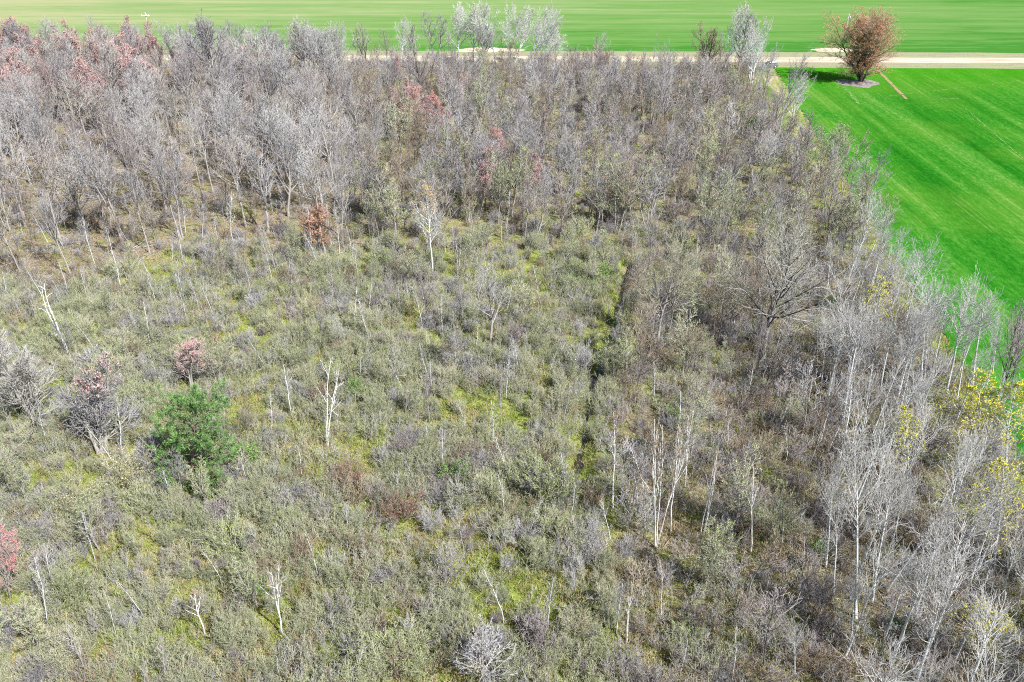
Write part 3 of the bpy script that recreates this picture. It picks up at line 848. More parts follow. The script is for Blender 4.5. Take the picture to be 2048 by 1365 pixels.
def car(px, py, rz):
    g = ground(px, py)
    r = link("parked_car", None); r.location = (g.x, g.y, 0.03); r.rotation_euler = (0, 0, rz)
    tag(r, "silver sport utility car parked at the track mouth behind bare trees", "car")
    W = 0.92
    prof = [(-2.25, 0.42), (-2.3, 0.75), (-2.25, 1.02), (-1.2, 1.12), (-0.95, 1.10), (-0.9, 1.08), (2.1, 1.08), (2.28, 0.95), (2.3, 0.5), (2.2, 0.36), (-2.1, 0.36)]
    n = len(prof)
    v = [(x, -W, z) for x, z in prof] + [(x, W, z) for x, z in prof]
    solid("body", v, [tuple(range(n)), tuple(range(2 * n - 1, n - 1, -1))] + [(i, i + n, (i + 1) % n + n, (i + 1) % n) for i in range(n)], M['silver'], r, 0.06)
    cab = [(-1.25, 1.08), (-0.45, 1.70), (1.75, 1.74), (2.15, 1.08)]
    wv = [(x, -0.86 if z < 1.2 else -0.70, z) for x, z in cab] + [(x, 0.86 if z < 1.2 else 0.70, z) for x, z in cab]
    solid("cabin", wv, [(0, 1, 2, 3), (7, 6, 5, 4), (0, 4, 5, 1), (1, 5, 6, 2), (2, 6, 7, 3), (3, 7, 4, 0)], M['silver'], r, 0.05)
    def quad(name, q, mat):
        solid(name, q, [(0, 1, 2, 3)], mat, r)
    quad("windscreen", [(-1.20, -0.74, 1.16), (-1.20, 0.74, 1.16), (-0.53, 0.62, 1.665), (-0.53, -0.62, 1.665)], M['glass'])
    quad("rear_window", [(2.135, -0.7, 1.2), (2.135, 0.7, 1.2), (1.83, 0.6, 1.66), (1.83, -0.6, 1.66)], M['glass'])
    for s in (-1, 1):
        for x0, x1, t0, t1 in ((-0.95, 0.25, -0.40, 0.25), (0.36, 1.72, 0.36, 1.52)):
            quad("side_window", [(x0, s * 0.858, 1.16), (x1, s * 0.858, 1.16), (t1, s * 0.735, 1.62), (t0, s * 0.735, 1.62)], M['glass'])
        box("headlight", (-2.275, s * 0.66, 0.86), (0.08, 0.38, 0.16), M['lamp_lens'], r, 0.02)
        box("tail_light", (2.27, s * 0.74, 0.86), (0.06, 0.2, 0.26), M['red_lens'], r, 0.02)
        box("wing_mirror", (-0.72, s * 1.0, 1.18), (0.12, 0.2, 0.14), M['silver'], r, 0.03)
        for x in (-1.42, 1.42):
            w = link("wheel", None, r); w.location = (x, s * 0.84, 0.36)
            cyl("tyre", (0, -0.11, 0), (0, 0.11, 0), 0.36, 0.36, M['rubber'], w, 20)
            cyl("rim", (0, -0.118, 0), (0, 0.118, 0), 0.23, 0.23, M['steel'], w, 14)
car(1538, 136, R(8))

# ------------------------------------------------------------------ named plants, one by one
# (object name, species, foot pixel, top pixel, crown width in pixels or 0, label, landmark phrase or None)
G_ASP, G_BIR, G_MAP, G_POP = "white trunked aspens of the corner stand", "white birches in the thicket", "red budding maples in the wood", "tall pale trees along the road"
HEROES = [
 ('maple_tree', 'field_maple', (1722, 163), (1748, 14), 138, "broad lone maple with orange red buds standing in the green field", "the field maple", None),
 ('pine_tree', 'pine', (384, 968), (386, 772), 158, "bushy green pine, only evergreen tree in the thicket", "the green pine", None),
 ('birch_tree', 'bone_birch', (655, 893), (652, 728), 62, "bright white twin stemmed birch standing alone in the thicket", "the lone white birch", G_BIR),
 ('birch_tree', 'bone_birch', (142, 716), (74, 568), 40, "bare white twin birch leaning left at the wood's left side", "the leaning twin birch", G_BIR),
 ('bare_tree', 'pale_vase', (599, 408), (592, 262), 92, "pale whitish vase shaped tree rising above grey wood, left of orange maple", "the pale vase tree", None),
 ('maple_tree', 'orange_maple', (642, 498), (640, 392), 92, "small orange budding maple at the foot of the pale vase shaped tree", "the orange maple", G_MAP),
 ('bare_tree', 'oak', (1526, 718), (1556, 440), 250, "wide spreading dark limbed oak, biggest bare crown beside the aspen stand", "the wide oak", None),
 ('bare_tree', 'oak', (1316, 690), (1340, 452), 150, "tall ragged bare oak just right of the ditch head", "the ragged oak", None),
 ('bare_tree', 'vase_tree', (980, 692), (978, 500), 120, "vase shaped grey tree with ascending limbs in the middle of the thicket", "the vase shaped tree", None),
 ('bare_tree', 'larch', (912, 752), (905, 602), 54, "narrow cone shaped pale tree in the middle thicket", "the cone shaped tree", None),
 ('bare_tree', 'larch', (738, 770), (735, 690), 32, "small feathery pale cone shaped tree left of the taller cone shaped tree", None, None),
 ('birch_tree', 'ochre_tree', (866, 546), (860, 366), 72, "white trunked tree with ochre crown on the border of the thicket", "the ochre crowned tree", None),
 ('bare_tree', 'ochre_tree', (775, 440), (770, 328), 56, "slim tree with golden ochre twigs behind the orange maple", "the golden tree", None),
 ('maple_tree', 'red_maple', (812, 290), (808, 172), 86, "red budding maple, left one of the middle pair", "the red maple pair", G_MAP),
 ('maple_tree', 'red_maple', (893, 296), (890, 180), 98, "red budding maple, right and larger one of the middle pair", None, G_MAP),
 ('maple_tree', 'red_maple', (1000, 350), (996, 250), 60, "slim scarlet maple alone near the middle of the upper wood", "the scarlet maple", G_MAP),
 ('maple_tree', 'red_maple', (80, 150), (66, 44), 84, "brightest red maple crown at the upper left wood edge", "the bright red maple", G_MAP),
 ('maple_tree', 'red_maple', (10, 160), (6, 38), 92, "red maple cut by the left edge of the view, top of the wood", None, G_MAP),
 ('maple_tree', 'pink_maple', (125, 152), (118, 56), 96, "dull pink maple just right of the brightest red maple", None, G_MAP),
 ('maple_tree', 'orange_maple', (175, 150), (168, 68), 80, "rusty orange maple near the road in the upper left wood", None, G_MAP),
 ('maple_tree', 'red_maple', (34, 250), (26, 118), 84, "maroon tinged maple in front of the bright red maple at far left", None, G_MAP),
 ('maple_tree', 'pink_maple', (160, 232), (150, 112), 96, "dusty pink maple below the rusty orange maple", None, G_MAP),
 ('maple_tree', 'red_maple', (106, 236), (96, 122), 52, "narrow crimson maple between the maroon and the dusty pink ones", None, G_MAP),
 ('maple_tree', 'pink_maple', (250, 196), (240, 84), 80, "pinkish maple under the white crossarm pole", None, G_MAP),
 ('maple_tree', 'red_maple', (388, 190), (372, 98), 62, "deep red maple beside the dark ivy covered snag", None, G_MAP),
 ('maple_tree', 'pink_maple', (478, 200), (472, 92), 96, "pale pink maple right of the tallest upper left tree", None, G_MAP),
 ('maple_tree', 'pink_maple', (385, 775), (372, 666), 76, "pink red maple above the green pine", None, G_MAP),
 ('maple_tree', 'red_maple', (22, 1200), (6, 1058), 84, "red maple at the lower left edge of the thicket", "the lower left red maple", G_MAP),
 ('maple_tree', 'red_maple', (806, 190), (800, 105), 26, "slim red maple close below the road, left of the white poplars", None, G_MAP),
 ('bare_tree', 'bushy_pink', (200, 905), (190, 712), 150, "big rounded grey tree with pinkish top left of the green pine", "the pinkish round tree", None),
 ('bare_tree', 'bushy_grey', (78, 850), (58, 672), 165, "sprawling pale grey tree at the left edge under the leaning twin birch", "the sprawling pale tree", None),
 ('dead_tree', 'snag', (376, 218), (348, 92), 30, "dark ivy covered dead snag in the upper left wood", "the dark snag", None),
 ('bare_tree', 'forked_grey', (448, 262), (400, 24), 130, "tallest grey tree of the upper left wood, forked high trunk", "the tallest grey tree", None),
 ('bare_tree', 'vase_tree', (196, 112), (182, 26), 44, "small dark vase shaped tree against the far field, left of the crossarm pole", None, None),
 ('bare_tree', 'dark_tree', (848, 232), (842, 52), 92, "tall dark limbed tree above the red maple pair", "the tall dark tree", None),
 ('bare_tree', 'vase_tree', (1335, 262), (1330, 66), 60, "lone tall vase tree crossing the road in front of the green field", "the lone roadside vase tree", None),
 ('bare_tree', 'brown_tree', (1416, 150), (1412, 40), 62, "brownish multi stemmed tree left of the pale leaning roadside trees", None, None),
 ('bare_tree', 'dark_tree', (735, 150), (728, 46), 60, "dark bare tree standing alone at the road, left of the poplars", None, None),
 # white poplars at the road
 ('poplar_tree', 'poplar', (802, 140), (790, 34), 70, "lone pale poplar left of the roadside clump, right of the road's dark tree", None, G_POP),
 ('bare_tree', 'forked_grey', (868, 138), (862, 22), 84, "tall grey forked tree close left of the white poplar clump", None, None),
 ('bare_tree', 'forked_grey', (964, 150), (968, 40), 70, "grey forked tree among the white poplars", None, None),
 ('bare_tree', 'forked_grey', (545, 150), (540, 62), 66, "grey forked tree at the road, right of the tallest grey tree", None, None),
 ('poplar_tree', 'poplar', (915, 130), (902, 4), 84, "leftmost white poplar of the roadside clump", None, G_POP),
 ('poplar_tree', 'poplar', (948, 130), (935, 2), 80, "second white poplar from the left in the roadside clump", None, G_POP),
 ('poplar_tree', 'poplar', (993, 136), (992, -4), 92, "upright white poplar in the middle of the roadside clump", "the white poplars", G_POP),
 ('poplar_tree', 'poplar', (1016, 138), (1030, 2), 80, "slightly leaning poplar right of the upright middle one", None, G_POP),
 ('poplar_tree', 'poplar', (1028, 132), (1054, 8), 70, "slim poplar between the middle of the clump and the leaning ones", None, G_POP),
 ('poplar_tree', 'poplar', (1052, 132), (1084, 0), 76, "pale poplar leaning right, tallest of the leaning ones", None, G_POP),
 ('poplar_tree', 'poplar', (1050, 138), (1132, 26), 84, "strongly leaning white poplar reaching out to the right", None, G_POP),
 ('poplar_tree', 'poplar', (1074, 128), (1122, 62), 70, "shorter dark stemmed poplar leaning right, outermost of the clump", None, G_POP),
 # pale trees at the track mouth
 ('ash_tree', 'poplar', (1444, 158), (1476, -6), 92, "tall pale tree leaning right, leftmost at the track mouth", "the track mouth trees", G_POP),
 ('ash_tree', 'forked_grey', (1470, 175), (1505, 14), 84, "tall grey forked tree second from left at the track mouth", None, G_POP),
 ('ash_tree', 'poplar', (1497, 205), (1545, 36), 92, "pale wide tree in the middle of the track mouth row", None, G_POP),
 ('ash_tree', 'vase_tree', (1524, 226), (1553, 84), 62, "forked grey tree standing right in front of the parked car", "the forked tree by the car", G_POP),
 ('ash_tree', 'vase_tree', (1556, 280), (1604, 88), 84, "dark trunked forked tree between the sandy track and the field", "the track side forked tree", G_POP),
 ('ash_tree', 'poplar', (1574, 268), (1622, 148), 60, "short pale whitish tree leaning over the field edge", None, G_POP),
 # field side trees of the wood
 ('bare_tree', 'vase_tree', (1660, 420), (1672, 282), 70, "grey tree at the wood's edge nearest to the sandy track end", "the track end tree", None),
 ('bare_tree', 'dark_tree', (1706, 500), (1728, 388), 90, "dark bare tree leaning over the field edge, above the aspen stand", "the field edge dark tree", None),
 ('bare_tree', 'dark_tree', (1986, 840), (2034, 590), 80, "dark tall tree at the right edge against the green field", "the dark right edge tree", None),
 # aspens on the field side
 ('aspen_tree', 'aspen', (1640, 800), (1656, 612), 66, "slender aspen left of the tall blue white aspen", None, G_ASP),
 ('aspen_tree', 'aspen', (1684, 848), (1730, 584), 100, "tall blue white aspen, foremost on the left of the stand", "the tall blue white aspen", G_ASP),
 ('aspen_tree', 'aspen', (1760, 780), (1816, 538), 92, "pale aspen behind and right of the tall blue white aspen", None, G_ASP),
 ('aspen_tree', 'aspen', (1796, 832), (1846, 606), 74, "thin aspen just above the rounded yellow aspen", None, G_ASP),
 ('aspen_tree', 'aspen', (1838, 800), (1890, 534), 96, "tall fine twigged aspen at the field edge, middle of the back row", "the tallest field edge aspen", G_ASP),
 ('aspen_tree', 'aspen', (1846, 818), (1868, 600), 60, "twin aspen stem close left of the tallest field edge aspen", None, G_ASP),
 ('aspen_tree', 'aspen', (1892, 788), (1930, 532), 92, "tall aspen right of the tallest field edge aspen", None, G_ASP),
 ('aspen_tree', 'aspen', (1914, 800), (1946, 610), 56, "shorter aspen in front of the right back row", None, G_ASP),
 ('bare_tree', 'dark_tree', (2018, 800), (2062, 600), 80, "dark tree half cut by the right edge, behind the other dark one", None, None),
 ('aspen_tree', 'aspen', (1944, 770), (1974, 566), 90, "tall aspen at the right end of the back row", None, G_ASP),
 ('aspen_tree', 'aspen', (1966, 800), (1996, 640), 70, "thin aspen between the back row's end and the dark right edge trees", None, G_ASP),
 ('aspen_tree', 'aspen', (1862, 770), (1906, 540), 80, "fine twigged aspen squeezed between the two tallest of the back row", None, G_ASP),
 ('aspen_tree', 'aspen', (1800, 770), (1850, 560), 80, "tall aspen left of the back row's middle", None, G_ASP),
 ('aspen_tree', 'aspen', (1986, 742), (1994, 620), 40, "small pale aspen alone against the green field on the right", None, G_ASP),
 ('aspen_tree', 'yellow_aspen', (1812, 985), (1822, 806), 100, "rounded yellow budding aspen left of the other yellow ones", "the rounded yellow aspen", G_ASP),
 ('aspen_tree', 'yellow_aspen', (1930, 930), (1946, 738), 135, "yellow budding aspen in the middle of the right hand yellow group", "the middle yellow aspen", G_ASP),
 ('aspen_tree', 'yellow_aspen', (2012, 960), (2030, 770), 125, "yellow budding aspen at the right edge, upper of two", None, G_ASP),
 ('aspen_tree', 'yellow_aspen', (1988, 1140), (2012, 928), 150, "brightest yellow aspen at the right edge, lower of two", "the bright yellow aspen", G_ASP),
 ('aspen_tree', 'yellow_aspen', (1972, 1330), (1986, 1205), 120, "small yellow budding aspen near the lower right corner", None, G_ASP),
 # aspens lower right
 ('aspen_tree', 'aspen', (1652, 1132), (1668, 880), 80, "slim grey white aspen, leftmost of the lower stand's tall stems", "the leftmost tall aspen", G_ASP),
 ('aspen_tree', 'aspen', (1668, 1188), (1684, 950), 74, "wavy aspen stem second from left in the lower stand", None, G_ASP),
 ('aspen_tree', 'aspen', (1712, 1232), (1732, 900), 110, "tall straight aspen third from left in the lower stand", "the tall straight aspen", G_ASP),
 ('aspen_tree', 'aspen', (1746, 1202), (1806, 880), 120, "tall aspen leaning right with broad pale crown", None, G_ASP),
 ('aspen_tree', 'aspen', (1770, 1274), (1830, 1085), 84, "crooked low aspen leaning right, in front of the tall ones", None, G_ASP),
 ('aspen_tree', 'aspen', (1704, 1272), (1706, 1150), 50, "short bare aspen stem in front of the tall straight aspen", None, G_ASP),
 ('aspen_tree', 'aspen', (1832, 1368), (1886, 1120), 120, "foremost white aspen at the bottom of the right hand stand", "the foremost aspen", G_ASP),
 ('aspen_tree', 'aspen', (1864, 1142), (1944, 830), 110, "thick tall white aspen leaning right toward the yellow ones", "the thick leaning aspen", G_ASP),
 ('aspen_tree', 'aspen', (1784, 1090), (1822, 940), 70, "mid sized aspen between the tall straight and thick leaning ones", None, G_ASP),
 ('aspen_tree', 'aspen', (1934, 1180), (2006, 930), 90, "white aspen stem beneath the bright yellow crown", None, G_ASP),
 ('aspen_tree', 'aspen', (2002, 1205), (2052, 1020), 80, "white aspen cut by the right edge, below the bright yellow crown", None, G_ASP),
 ('aspen_tree', 'aspen', (2030, 1240), (2060, 1090), 60, "lowest white aspen trunk at the right edge", None, G_ASP),
 ('aspen_tree', 'aspen', (1900, 1010), (1922, 850), 70, "aspen behind the thick leaning one, under the yellow crowns", None, G_ASP),
 ('aspen_tree', 'aspen', (1590, 1350), (1592, 1236), 60, "double white aspen stem at the bottom, left of the foremost aspen", None, G_ASP),
 # birches right of the ditch
 ('birch_tree', 'birch', (1225, 1017), (1222, 822), 44, "straight slim white birch right of the ditch, leftmost of its group", "the straight slim birch", G_BIR),
 ('birch_tree', 'clump_birch', (1312, 1092), (1330, 830), 112, "many stemmed white birch clump fanning out from one foot", "the birch clump", G_BIR),
 ('birch_tree', 'birch', (1372, 972), (1376, 806), 44, "white birch with reddish twigs behind the birch clump", None, G_BIR),
 ('birch_tree', 'birch', (1402, 1064), (1416, 900), 44, "bent white birch right of the birch clump", None, G_BIR),
 ('birch_tree', 'birch', (1408, 1066), (1440, 892), 44, "forked white birch leaning right, furthest right of the birch clump's neighbours", None, G_BIR),
 ('birch_tree', 'birch', (1288, 978), (1262, 862), 36, "small leaning white birch behind the birch clump on its left", None, G_BIR),
 ('birch_tree', 'birch', (1342, 1062), (1360, 850), 40, "white birch stem close behind the clump on its right", None, G_BIR),
 ('birch_tree', 'birch', (1502, 1106), (1522, 925), 44, "white birch alone between the birch clump and the aspen stand", "the lone right birch", G_BIR),
 ('birch_tree', 'birch', (1221, 1075), (1212, 990), 34, "small birch sapling in front of the straight slim birch", None, G_BIR),
 ('birch_tree', 'birch', (1254, 1280), (1258, 1160), 36, "thin white birch near the bottom, right of the dark shade gap in the bushes", "the bottom thin birch", G_BIR),
 ('birch_tree', 'birch', (1323, 1232), (1312, 1098), 36, "thin white birch in front of the birch clump", None, G_BIR),
 # pale thin trees lower left
 ('birch_tree', 'sapling', (98, 1258), (66, 1128), 44, "thin pale birch leaning left beside the lower left red maple", None, G_BIR),
 ('birch_tree', 'sapling', (213, 1290), (162, 1196), 46, "pale forked stem leaning left at the lower left", "the pale forked stem", G_BIR),
 ('birch_tree', 'sapling', (236, 1282), (204, 1192), 36, "pale stem just right of the forked one at the lower left", None, G_BIR),
 ('birch_tree', 'birch', (410, 1268), (392, 1172), 52, "small white branching birch in the lower left thicket", "the small branching birch", G_BIR),
 ('birch_tree', 'birch', (566, 1268), (546, 1118), 66, "white birch with rusty top in the lower thicket", "the rusty topped birch", G_BIR),
 ('birch_tree', 'sapling', (190, 1122), (160, 1010), 40, "slim pale stem below the straw coloured bush", None, G_BIR),
 ('bare_tree', 'larch', (968, 1372), (965, 1228), 150, "broad pale conical tree at the bottom middle", "the bottom conical tree", None),
 # bushes that stand out
 ('shrub', 'straw_shrub', (250, 972), (240, 908), 130, "pale straw yellow flowering bush left of the green pine", "the straw bush", None),
 ('shrub', 'straw_shrub', (150, 1030), (152, 972), 100, "tan budding bush below and left of the straw bush", None, None),
 ('shrub', 'green_shrub', (150, 1215), (152, 1148), 90, "yellow green bush right of the lower left red maple", None, None),
 ('shrub', 'yellow_shrub', (895, 1160), (890, 1088), 96, "yellow budding bush in the lower middle thicket", "the yellow bush", None),
 ('shrub', 'green_shrub', (1092, 1004), (1092, 918), 128, "large dark olive green bush left of the ditch", "the big olive bush", None),
 ('shrub', 'red_shrub', (800, 1040), (802, 990), 96, "dark red twigged bush in the lower middle thicket", "the red bush", None),
 ('shrub', 'leafy_shrub', (712, 800), (708, 752), 54, "small fresh green leafy bush right of the lone white birch", None, None),
 ('shrub', 'leafy_shrub', (410, 985), (414, 930), 60, "green leafy bush at the foot of the pine", None, None),
 ('shrub', 'grey_shrub', (1165, 745), (1166, 682), 62, "round pale grey bush left of the ditch, at its upper bend", "the round grey bush", None),
 ('shrub', 'leafy_shrub', (1382, 212), (1382, 160), 42, "bright green leafy bush near the track mouth trees", "the bright green bush", None),
 ('shrub', 'leafy_shrub', (1508, 262), (1510, 232), 46, "dark green bush at the wood edge by the sandy track", None, None),
 ('shrub', 'leafy_shrub', (1240, 640), (1238, 606), 46, "green leafy bush at the ditch head", None, None),
 ('shrub', 'leafy_shrub', (1205, 560), (1206, 528), 70, "spread green bush above the ditch head", None, None),
 ('shrub', 'leafy_shrub', (1640, 1110), (1636, 1068), 40, "small green bush at the foot of the leftmost tall aspen", None, None),
 ('shrub', 'green_shrub', (1355, 312), (1352, 262), 60, "olive green rounded bush in the upper middle wood", None, None),
 ('shrub', 'green_shrub', (1230, 368), (1230, 320), 70, "light green bush in the middle of the thin grey wood", None, None),
 ('shrub', 'green_shrub', (1160, 480), (1158, 430), 62, "mossy green bush left of the small dark pool", None, None),
 ('shrub', 'red_shrub', (700, 970), (690, 928), 90, "reddish brown bush right of the pine, below the lone white birch", None, None),
]
MIDX = {}
LAND = []       # landmarks: (phrase, px, py)
TAKEN = []      # ground footprints of the named plants
rh = random.Random(77)
for (nm, sp, (bx, by), (tx, ty_), wpx, label, lm, grp) in HEROES:
    g = ground(bx, by)
    xt, zt = at_height(tx, ty_, g.y)
    k = MIDX.get(sp, 0); MIDX[sp] = k + 1
    pr = PROTO[sp][k % len(PROTO[sp])]
    h = max(1.2, math.hypot(zt, xt - g.x))
    dep = project(g.x, g.y, 0)[2]
    s = h / pr['H']
    sx = s
    if wpx:
        sx = min(max((wpx * dep / FPX) / pr['W'], s * 0.55), s * 3.0)
    lean = math.atan2(xt - g.x, zt)
    # a non-uniform scale under a lean shears nothing as long as it is applied before the rotation
    az = rh.uniform(0, 6.28) if abs(lean) < 0.45 else 0.0
    zb = float(gz(g.x, g.y))
    place(nm, pr, (g.x, g.y, zb), lean_rot(lean, az), (sx, sx, s), label, {'shrub': 'bush', 'dead_tree': 'dead tree'}.get(nm, 'tree'), grp)
    TAKEN.append((g.x, g.y, 0.9 if nm != 'shrub' else 1.3))
    if nm in ('birch_tree', 'aspen_tree', 'pine_tree'):
        TAKEN.append((g.x, g.y - 1.3, 1.1))
    if lm:
        LAND.append((lm, bx, by - 0.25 * (by - ty_)))

LAND += [("the parked car", 1540, 132), ("the ditch bend", 1190, 770)]

# ------------------------------------------------------------------ the rest of the wood and thicket
rng = np.random.default_rng(2024)
tx_ = np.array([t[0] for t in TAKEN]); ty2 = np.array([t[1] for t in TAKEN]); tr_ = np.array([t[2] for t in TAKEN])

def free(x, y):
    return not np.any(np.hypot(tx_ - x, ty2 - y) < tr_)

def in_wood(x, y, margin=0.0):
    if y < 22 or y > 237.5 + (2 if x < 0 else 0):
        return False
    return x < field_edge(y) - (8.2 if y > 152 else 2.0) - margin

PLANTS = []     # dict(kind, species, idx, x, y, h, px, py, zone)
def scatter(kind, spacing, choose):
    """a jittered grid over the wood; choose(zone, px, py) -> (species, height) or None"""
    ysz = np.arange(26, 240, spacing)
    for yy in ysz:
        half = (1060 / FPX) * (yy * math.cos(PITCH) + CAMH * math.sin(PITCH)) + 8
        for xx in np.arange(-half, half, spacing):
            x = xx + rng.uniform(-0.55, 0.55) * spacing; y = yy + rng.uniform(-0.55, 0.55) * spacing
            if not in_wood(x, y):
                continue
            px, py, dep = project(x, y, 0)
            z_ = zone_of(px, py)
            c = choose(z_, px, py, x, y)
            if c is None:
                continue
            sd = float(np.interp(y, DY[np.argsort(DY)], DX[np.argsort(DY)])) - x
            if (-0.8 < sd + 0.5 * math.sin(y * 0.5) < 1.6 and DY.min() < y < DY.max()) or float(ditch_dist(x, y)) < (0.5 if kind == 'shrub' else 1.2):
                continue
            if not free(x, y):
                continue
            sp, h = c
            if py < 330 and z_ == 'B':
                lim = py - 114 + rng.uniform(-10, 14)
                h = max(1.6, min(h, max(lim, 10) * dep / FPX * 1.10)) if rng.uniform() > (0.16 if py < 200 else 0.3) else h * 0.8
            PLANTS.append(dict(kind=kind, species=sp, idx=int(rng.integers(len(PROTO[sp]))), x=x, y=y, h=h, px=px, py=py, dep=dep))

def pick(table):
    r = rng.uniform(0, sum(w for _, w in table))
    for s, w in table:
        r -= w
        if r <= 0:
            return s
    return table[-1][0]

def patchy(x, y, f=0.09, ph=0.0):
    return 0.5 + 0.25 * (math.sin(x * f + 1.7 * math.sin(y * f * 0.8 + ph)) + math.sin(y * f * 1.3 + ph + 1.1 * math.sin(x * f * 1.1)))

def ch_tall(z, px, py, x, y):
    if z != 'A' or rng.uniform() > 0.68:
        return None
    return pick([('tall_grey', 6), ('forked_grey', 3), ('vase_tree', 1), ('pink_maple', 4 if px < 330 and py < 280 else 0), ('red_maple', 1.3 if px < 260 and py < 260 else 0)]), rng.uniform(13.5, 18.5) * (0.8 if y > 215 else 1)
scatter('tree', 5.6, ch_tall)
def ch_thin(z, px, py, x, y):
    p = patchy(x, y, 0.10, 2.0)
    if z == 'A':
        return (pick([('thin_grey', 3), ('sapling', 2)]), rng.uniform(6, 10)) if rng.uniform() < 0.22 else None
    if z == 'B':
        return (pick([('thin_grey', 10), ('olive_tree', 0.5 if py < 330 else 2.0), ('tall_grey', 1.0), ('forked_grey', 0.6), ('pink_maple', 0.25), ('vase_tree', 0.5)]), rng.uniform(8.5, 14)) if rng.uniform() < 0.46 + 0.40 * p else None
    if z == 'E':
        return (pick([('thin_grey', 8), ('forked_grey', 1)]), rng.uniform(5, 9)) if rng.uniform() < 0.30 else None
    if z == 'D':
        return (pick([('thin_grey', 8), ('olive_tree', 2.4), ('forked_grey', 0.6)]), rng.uniform(6.0, 10.5)) if rng.uniform() < (0.62 if px > 1600 or py < 800 else 0.40) * (0.6 + 0.7 * p) else None
    if z == 'C':
        up = max(0.0, (720 - py) / 250)
        return (pick([('thin_grey', 2), ('olive_tree', 2), ('sapling', 2)]), rng.uniform(4.0, 8.0)) if rng.uniform() < 0.13 + 0.42 * up else None
scatter('tree', 3.4, ch_thin)
def ch_aspen(z, px, py, x, y):
    if z != 'E' or rng.uniform() > 0.60:
        return None
    return pick([('aspen', 12), ('yellow_aspen', 4.5 if px > 1880 and py > 760 else 0.5)]), rng.uniform(8.5, 14)
scatter('aspen', 3.3, ch_aspen)
def ch_sap(z, px, py, x, y):
    q = {'A': 0.3, 'B': 0.4, 'C': 0.58, 'D': 0.5, 'E': 0.4}[z]
    return ('sapling', rng.uniform(3.5, 7.0)) if rng.uniform() < q else None
scatter('sapling', 4.6, ch_sap)
def ch_shrub(z, px, py, x, y):
    p = patchy(x, y, 0.13, 0.3); q = patchy(x, y, 0.21, 4.0)
    if z == 'C':
        if p < 0.20 or q < 0.10 or rng.uniform() > 0.88:
            return None
        t = [('sage_shrub', 8 * p + 2.5), ('grey_shrub', 1.6 + 1.6 * (1 - p)), ('plum_shrub', 1.5 * (1 - q)), ('brown_shrub', 1.0 * q), ('green_shrub', 2.2 * q), ('leafy_shrub', 0.10)]
        return pick(t), (rng.uniform(0.9, 2.6) if rng.uniform() < 0.9 else rng.uniform(2.6, 3.4)) * (0.75 + 0.45 * q)
    if rng.uniform() > 0.50:
        return None
    if z in 'DE':
        if rng.uniform() > 0.7:
            return None
        return pick([('grey_shrub', 3), ('plum_shrub', 3), ('brown_shrub', 2), ('brush', 4), ('sage_shrub', 1.6 if px < 1560 else 0.4), ('green_shrub', 0.7), ('leafy_shrub', 0.08)]), rng.uniform(1.0, 2.4)
    if z == 'B':
        if rng.uniform() > 0.62:
            return None
        return pick([('grey_shrub', 3), ('plum_shrub', 4), ('brown_shrub', 2), ('sage_shrub', 0.5 if py < 330 else 2), ('green_shrub', (0.5 if py < 330 else 1.4) * q), ('leafy_shrub', 0.15)]), rng.uniform(1.2, 2.8)
    if rng.uniform() > 0.5:
        return None
    return pick([('brush', 4), ('plum_shrub', 2), ('grey_shrub', 2), ('brown_shrub', 1), ('green_shrub', 0.25)]), rng.uniform(0.9, 2.0)
scatter('shrub', 1.85, ch_shrub)

# ---- which of them are built one by one: those that show largest
def seen(p):
    return -30 < p['px'] < 2078 and p['py'] > 30 and p['py'] < 1420
LIMITS = {'tree': 290, 'aspen': 160, 'sapling': 200, 'shrub': 290}
solo, mass = [], []
for kind, lim in LIMITS.items():
    c = sorted([p for p in PLANTS if p['kind'] == kind], key=lambda p: -(p['h'] / p['dep']) if seen(p) else 1)
    solo += c[:lim]; mass += c[lim:]

ORD = "nearest second third fourth fifth sixth seventh eighth ninth tenth eleventh twelfth thirteenth fourteenth fifteenth sixteenth seventeenth eighteenth nineteenth twentieth".split()
TONE = {'red_maple': 'reddish', 'pink_maple': 'pinkish', 'aspen': 'pale', 'yellow_aspen': 'yellow budding', 'tall_grey': 'grey', 'forked_grey': 'forked grey', 'vase_tree': 'vase shaped', 'thin_grey': 'thin greyish', 'olive_tree': 'olive budding', 'sapling': 'thin pale', 'sage_shrub': 'sage green budding',
        'grey_shrub': 'bare grey', 'plum_shrub': 'bare purplish', 'brown_shrub': 'brownish', 'green_shrub': 'yellow green', 'leafy_shrub': 'leafy green', 'brush': 'low tangled', 'log': 'fallen'}
def autolabel(items, noun):
    """says which one by look, and by rank beside the nearest plant or thing that has a label of its own"""
    cells = {}
    for p in items:
        d = sorted(LAND, key=lambda l: math.hypot(l[1] - p['px'], (l[2] - p['py']) * 1.3))
        for q, (ph, lx, ly) in enumerate(d[:5]):
            dx, dy = p['px'] - lx, (p['py'] - ly) * 1.3
            side = ('right of' if dx > 0 else 'left of') if abs(dx) > abs(dy) else ('in front of' if dy > 0 else 'behind')
            tone = TONE[p['species']]
            cell = cells.setdefault((tone, side, ph), [])
            if len(cell) < len(ORD) - 1:
                cell.append((math.hypot(dx, dy), p)); break
    for (tone, side, ph), c in cells.items():
        c.sort(key=lambda t: t[0])
        for n, (_, p) in enumerate(c):
            p['label'] = f"{tone} {noun}, {ORD[n]} such {noun} {side} {ph}" if len(c) > 1 else f"{tone} {noun}, only such {noun} just {side} {ph}"
for kind, noun in (('tree', 'tree'), ('aspen', 'aspen'), ('sapling', 'sapling'), ('shrub', 'bush')):
    autolabel([p for p in solo if p['kind'] == kind], noun)
GROUPS = {'aspen': G_ASP, 'tree': "bare trees of the wood", 'sapling': "thin saplings of the thicket", 'shrub': "bushes of the thicket"}
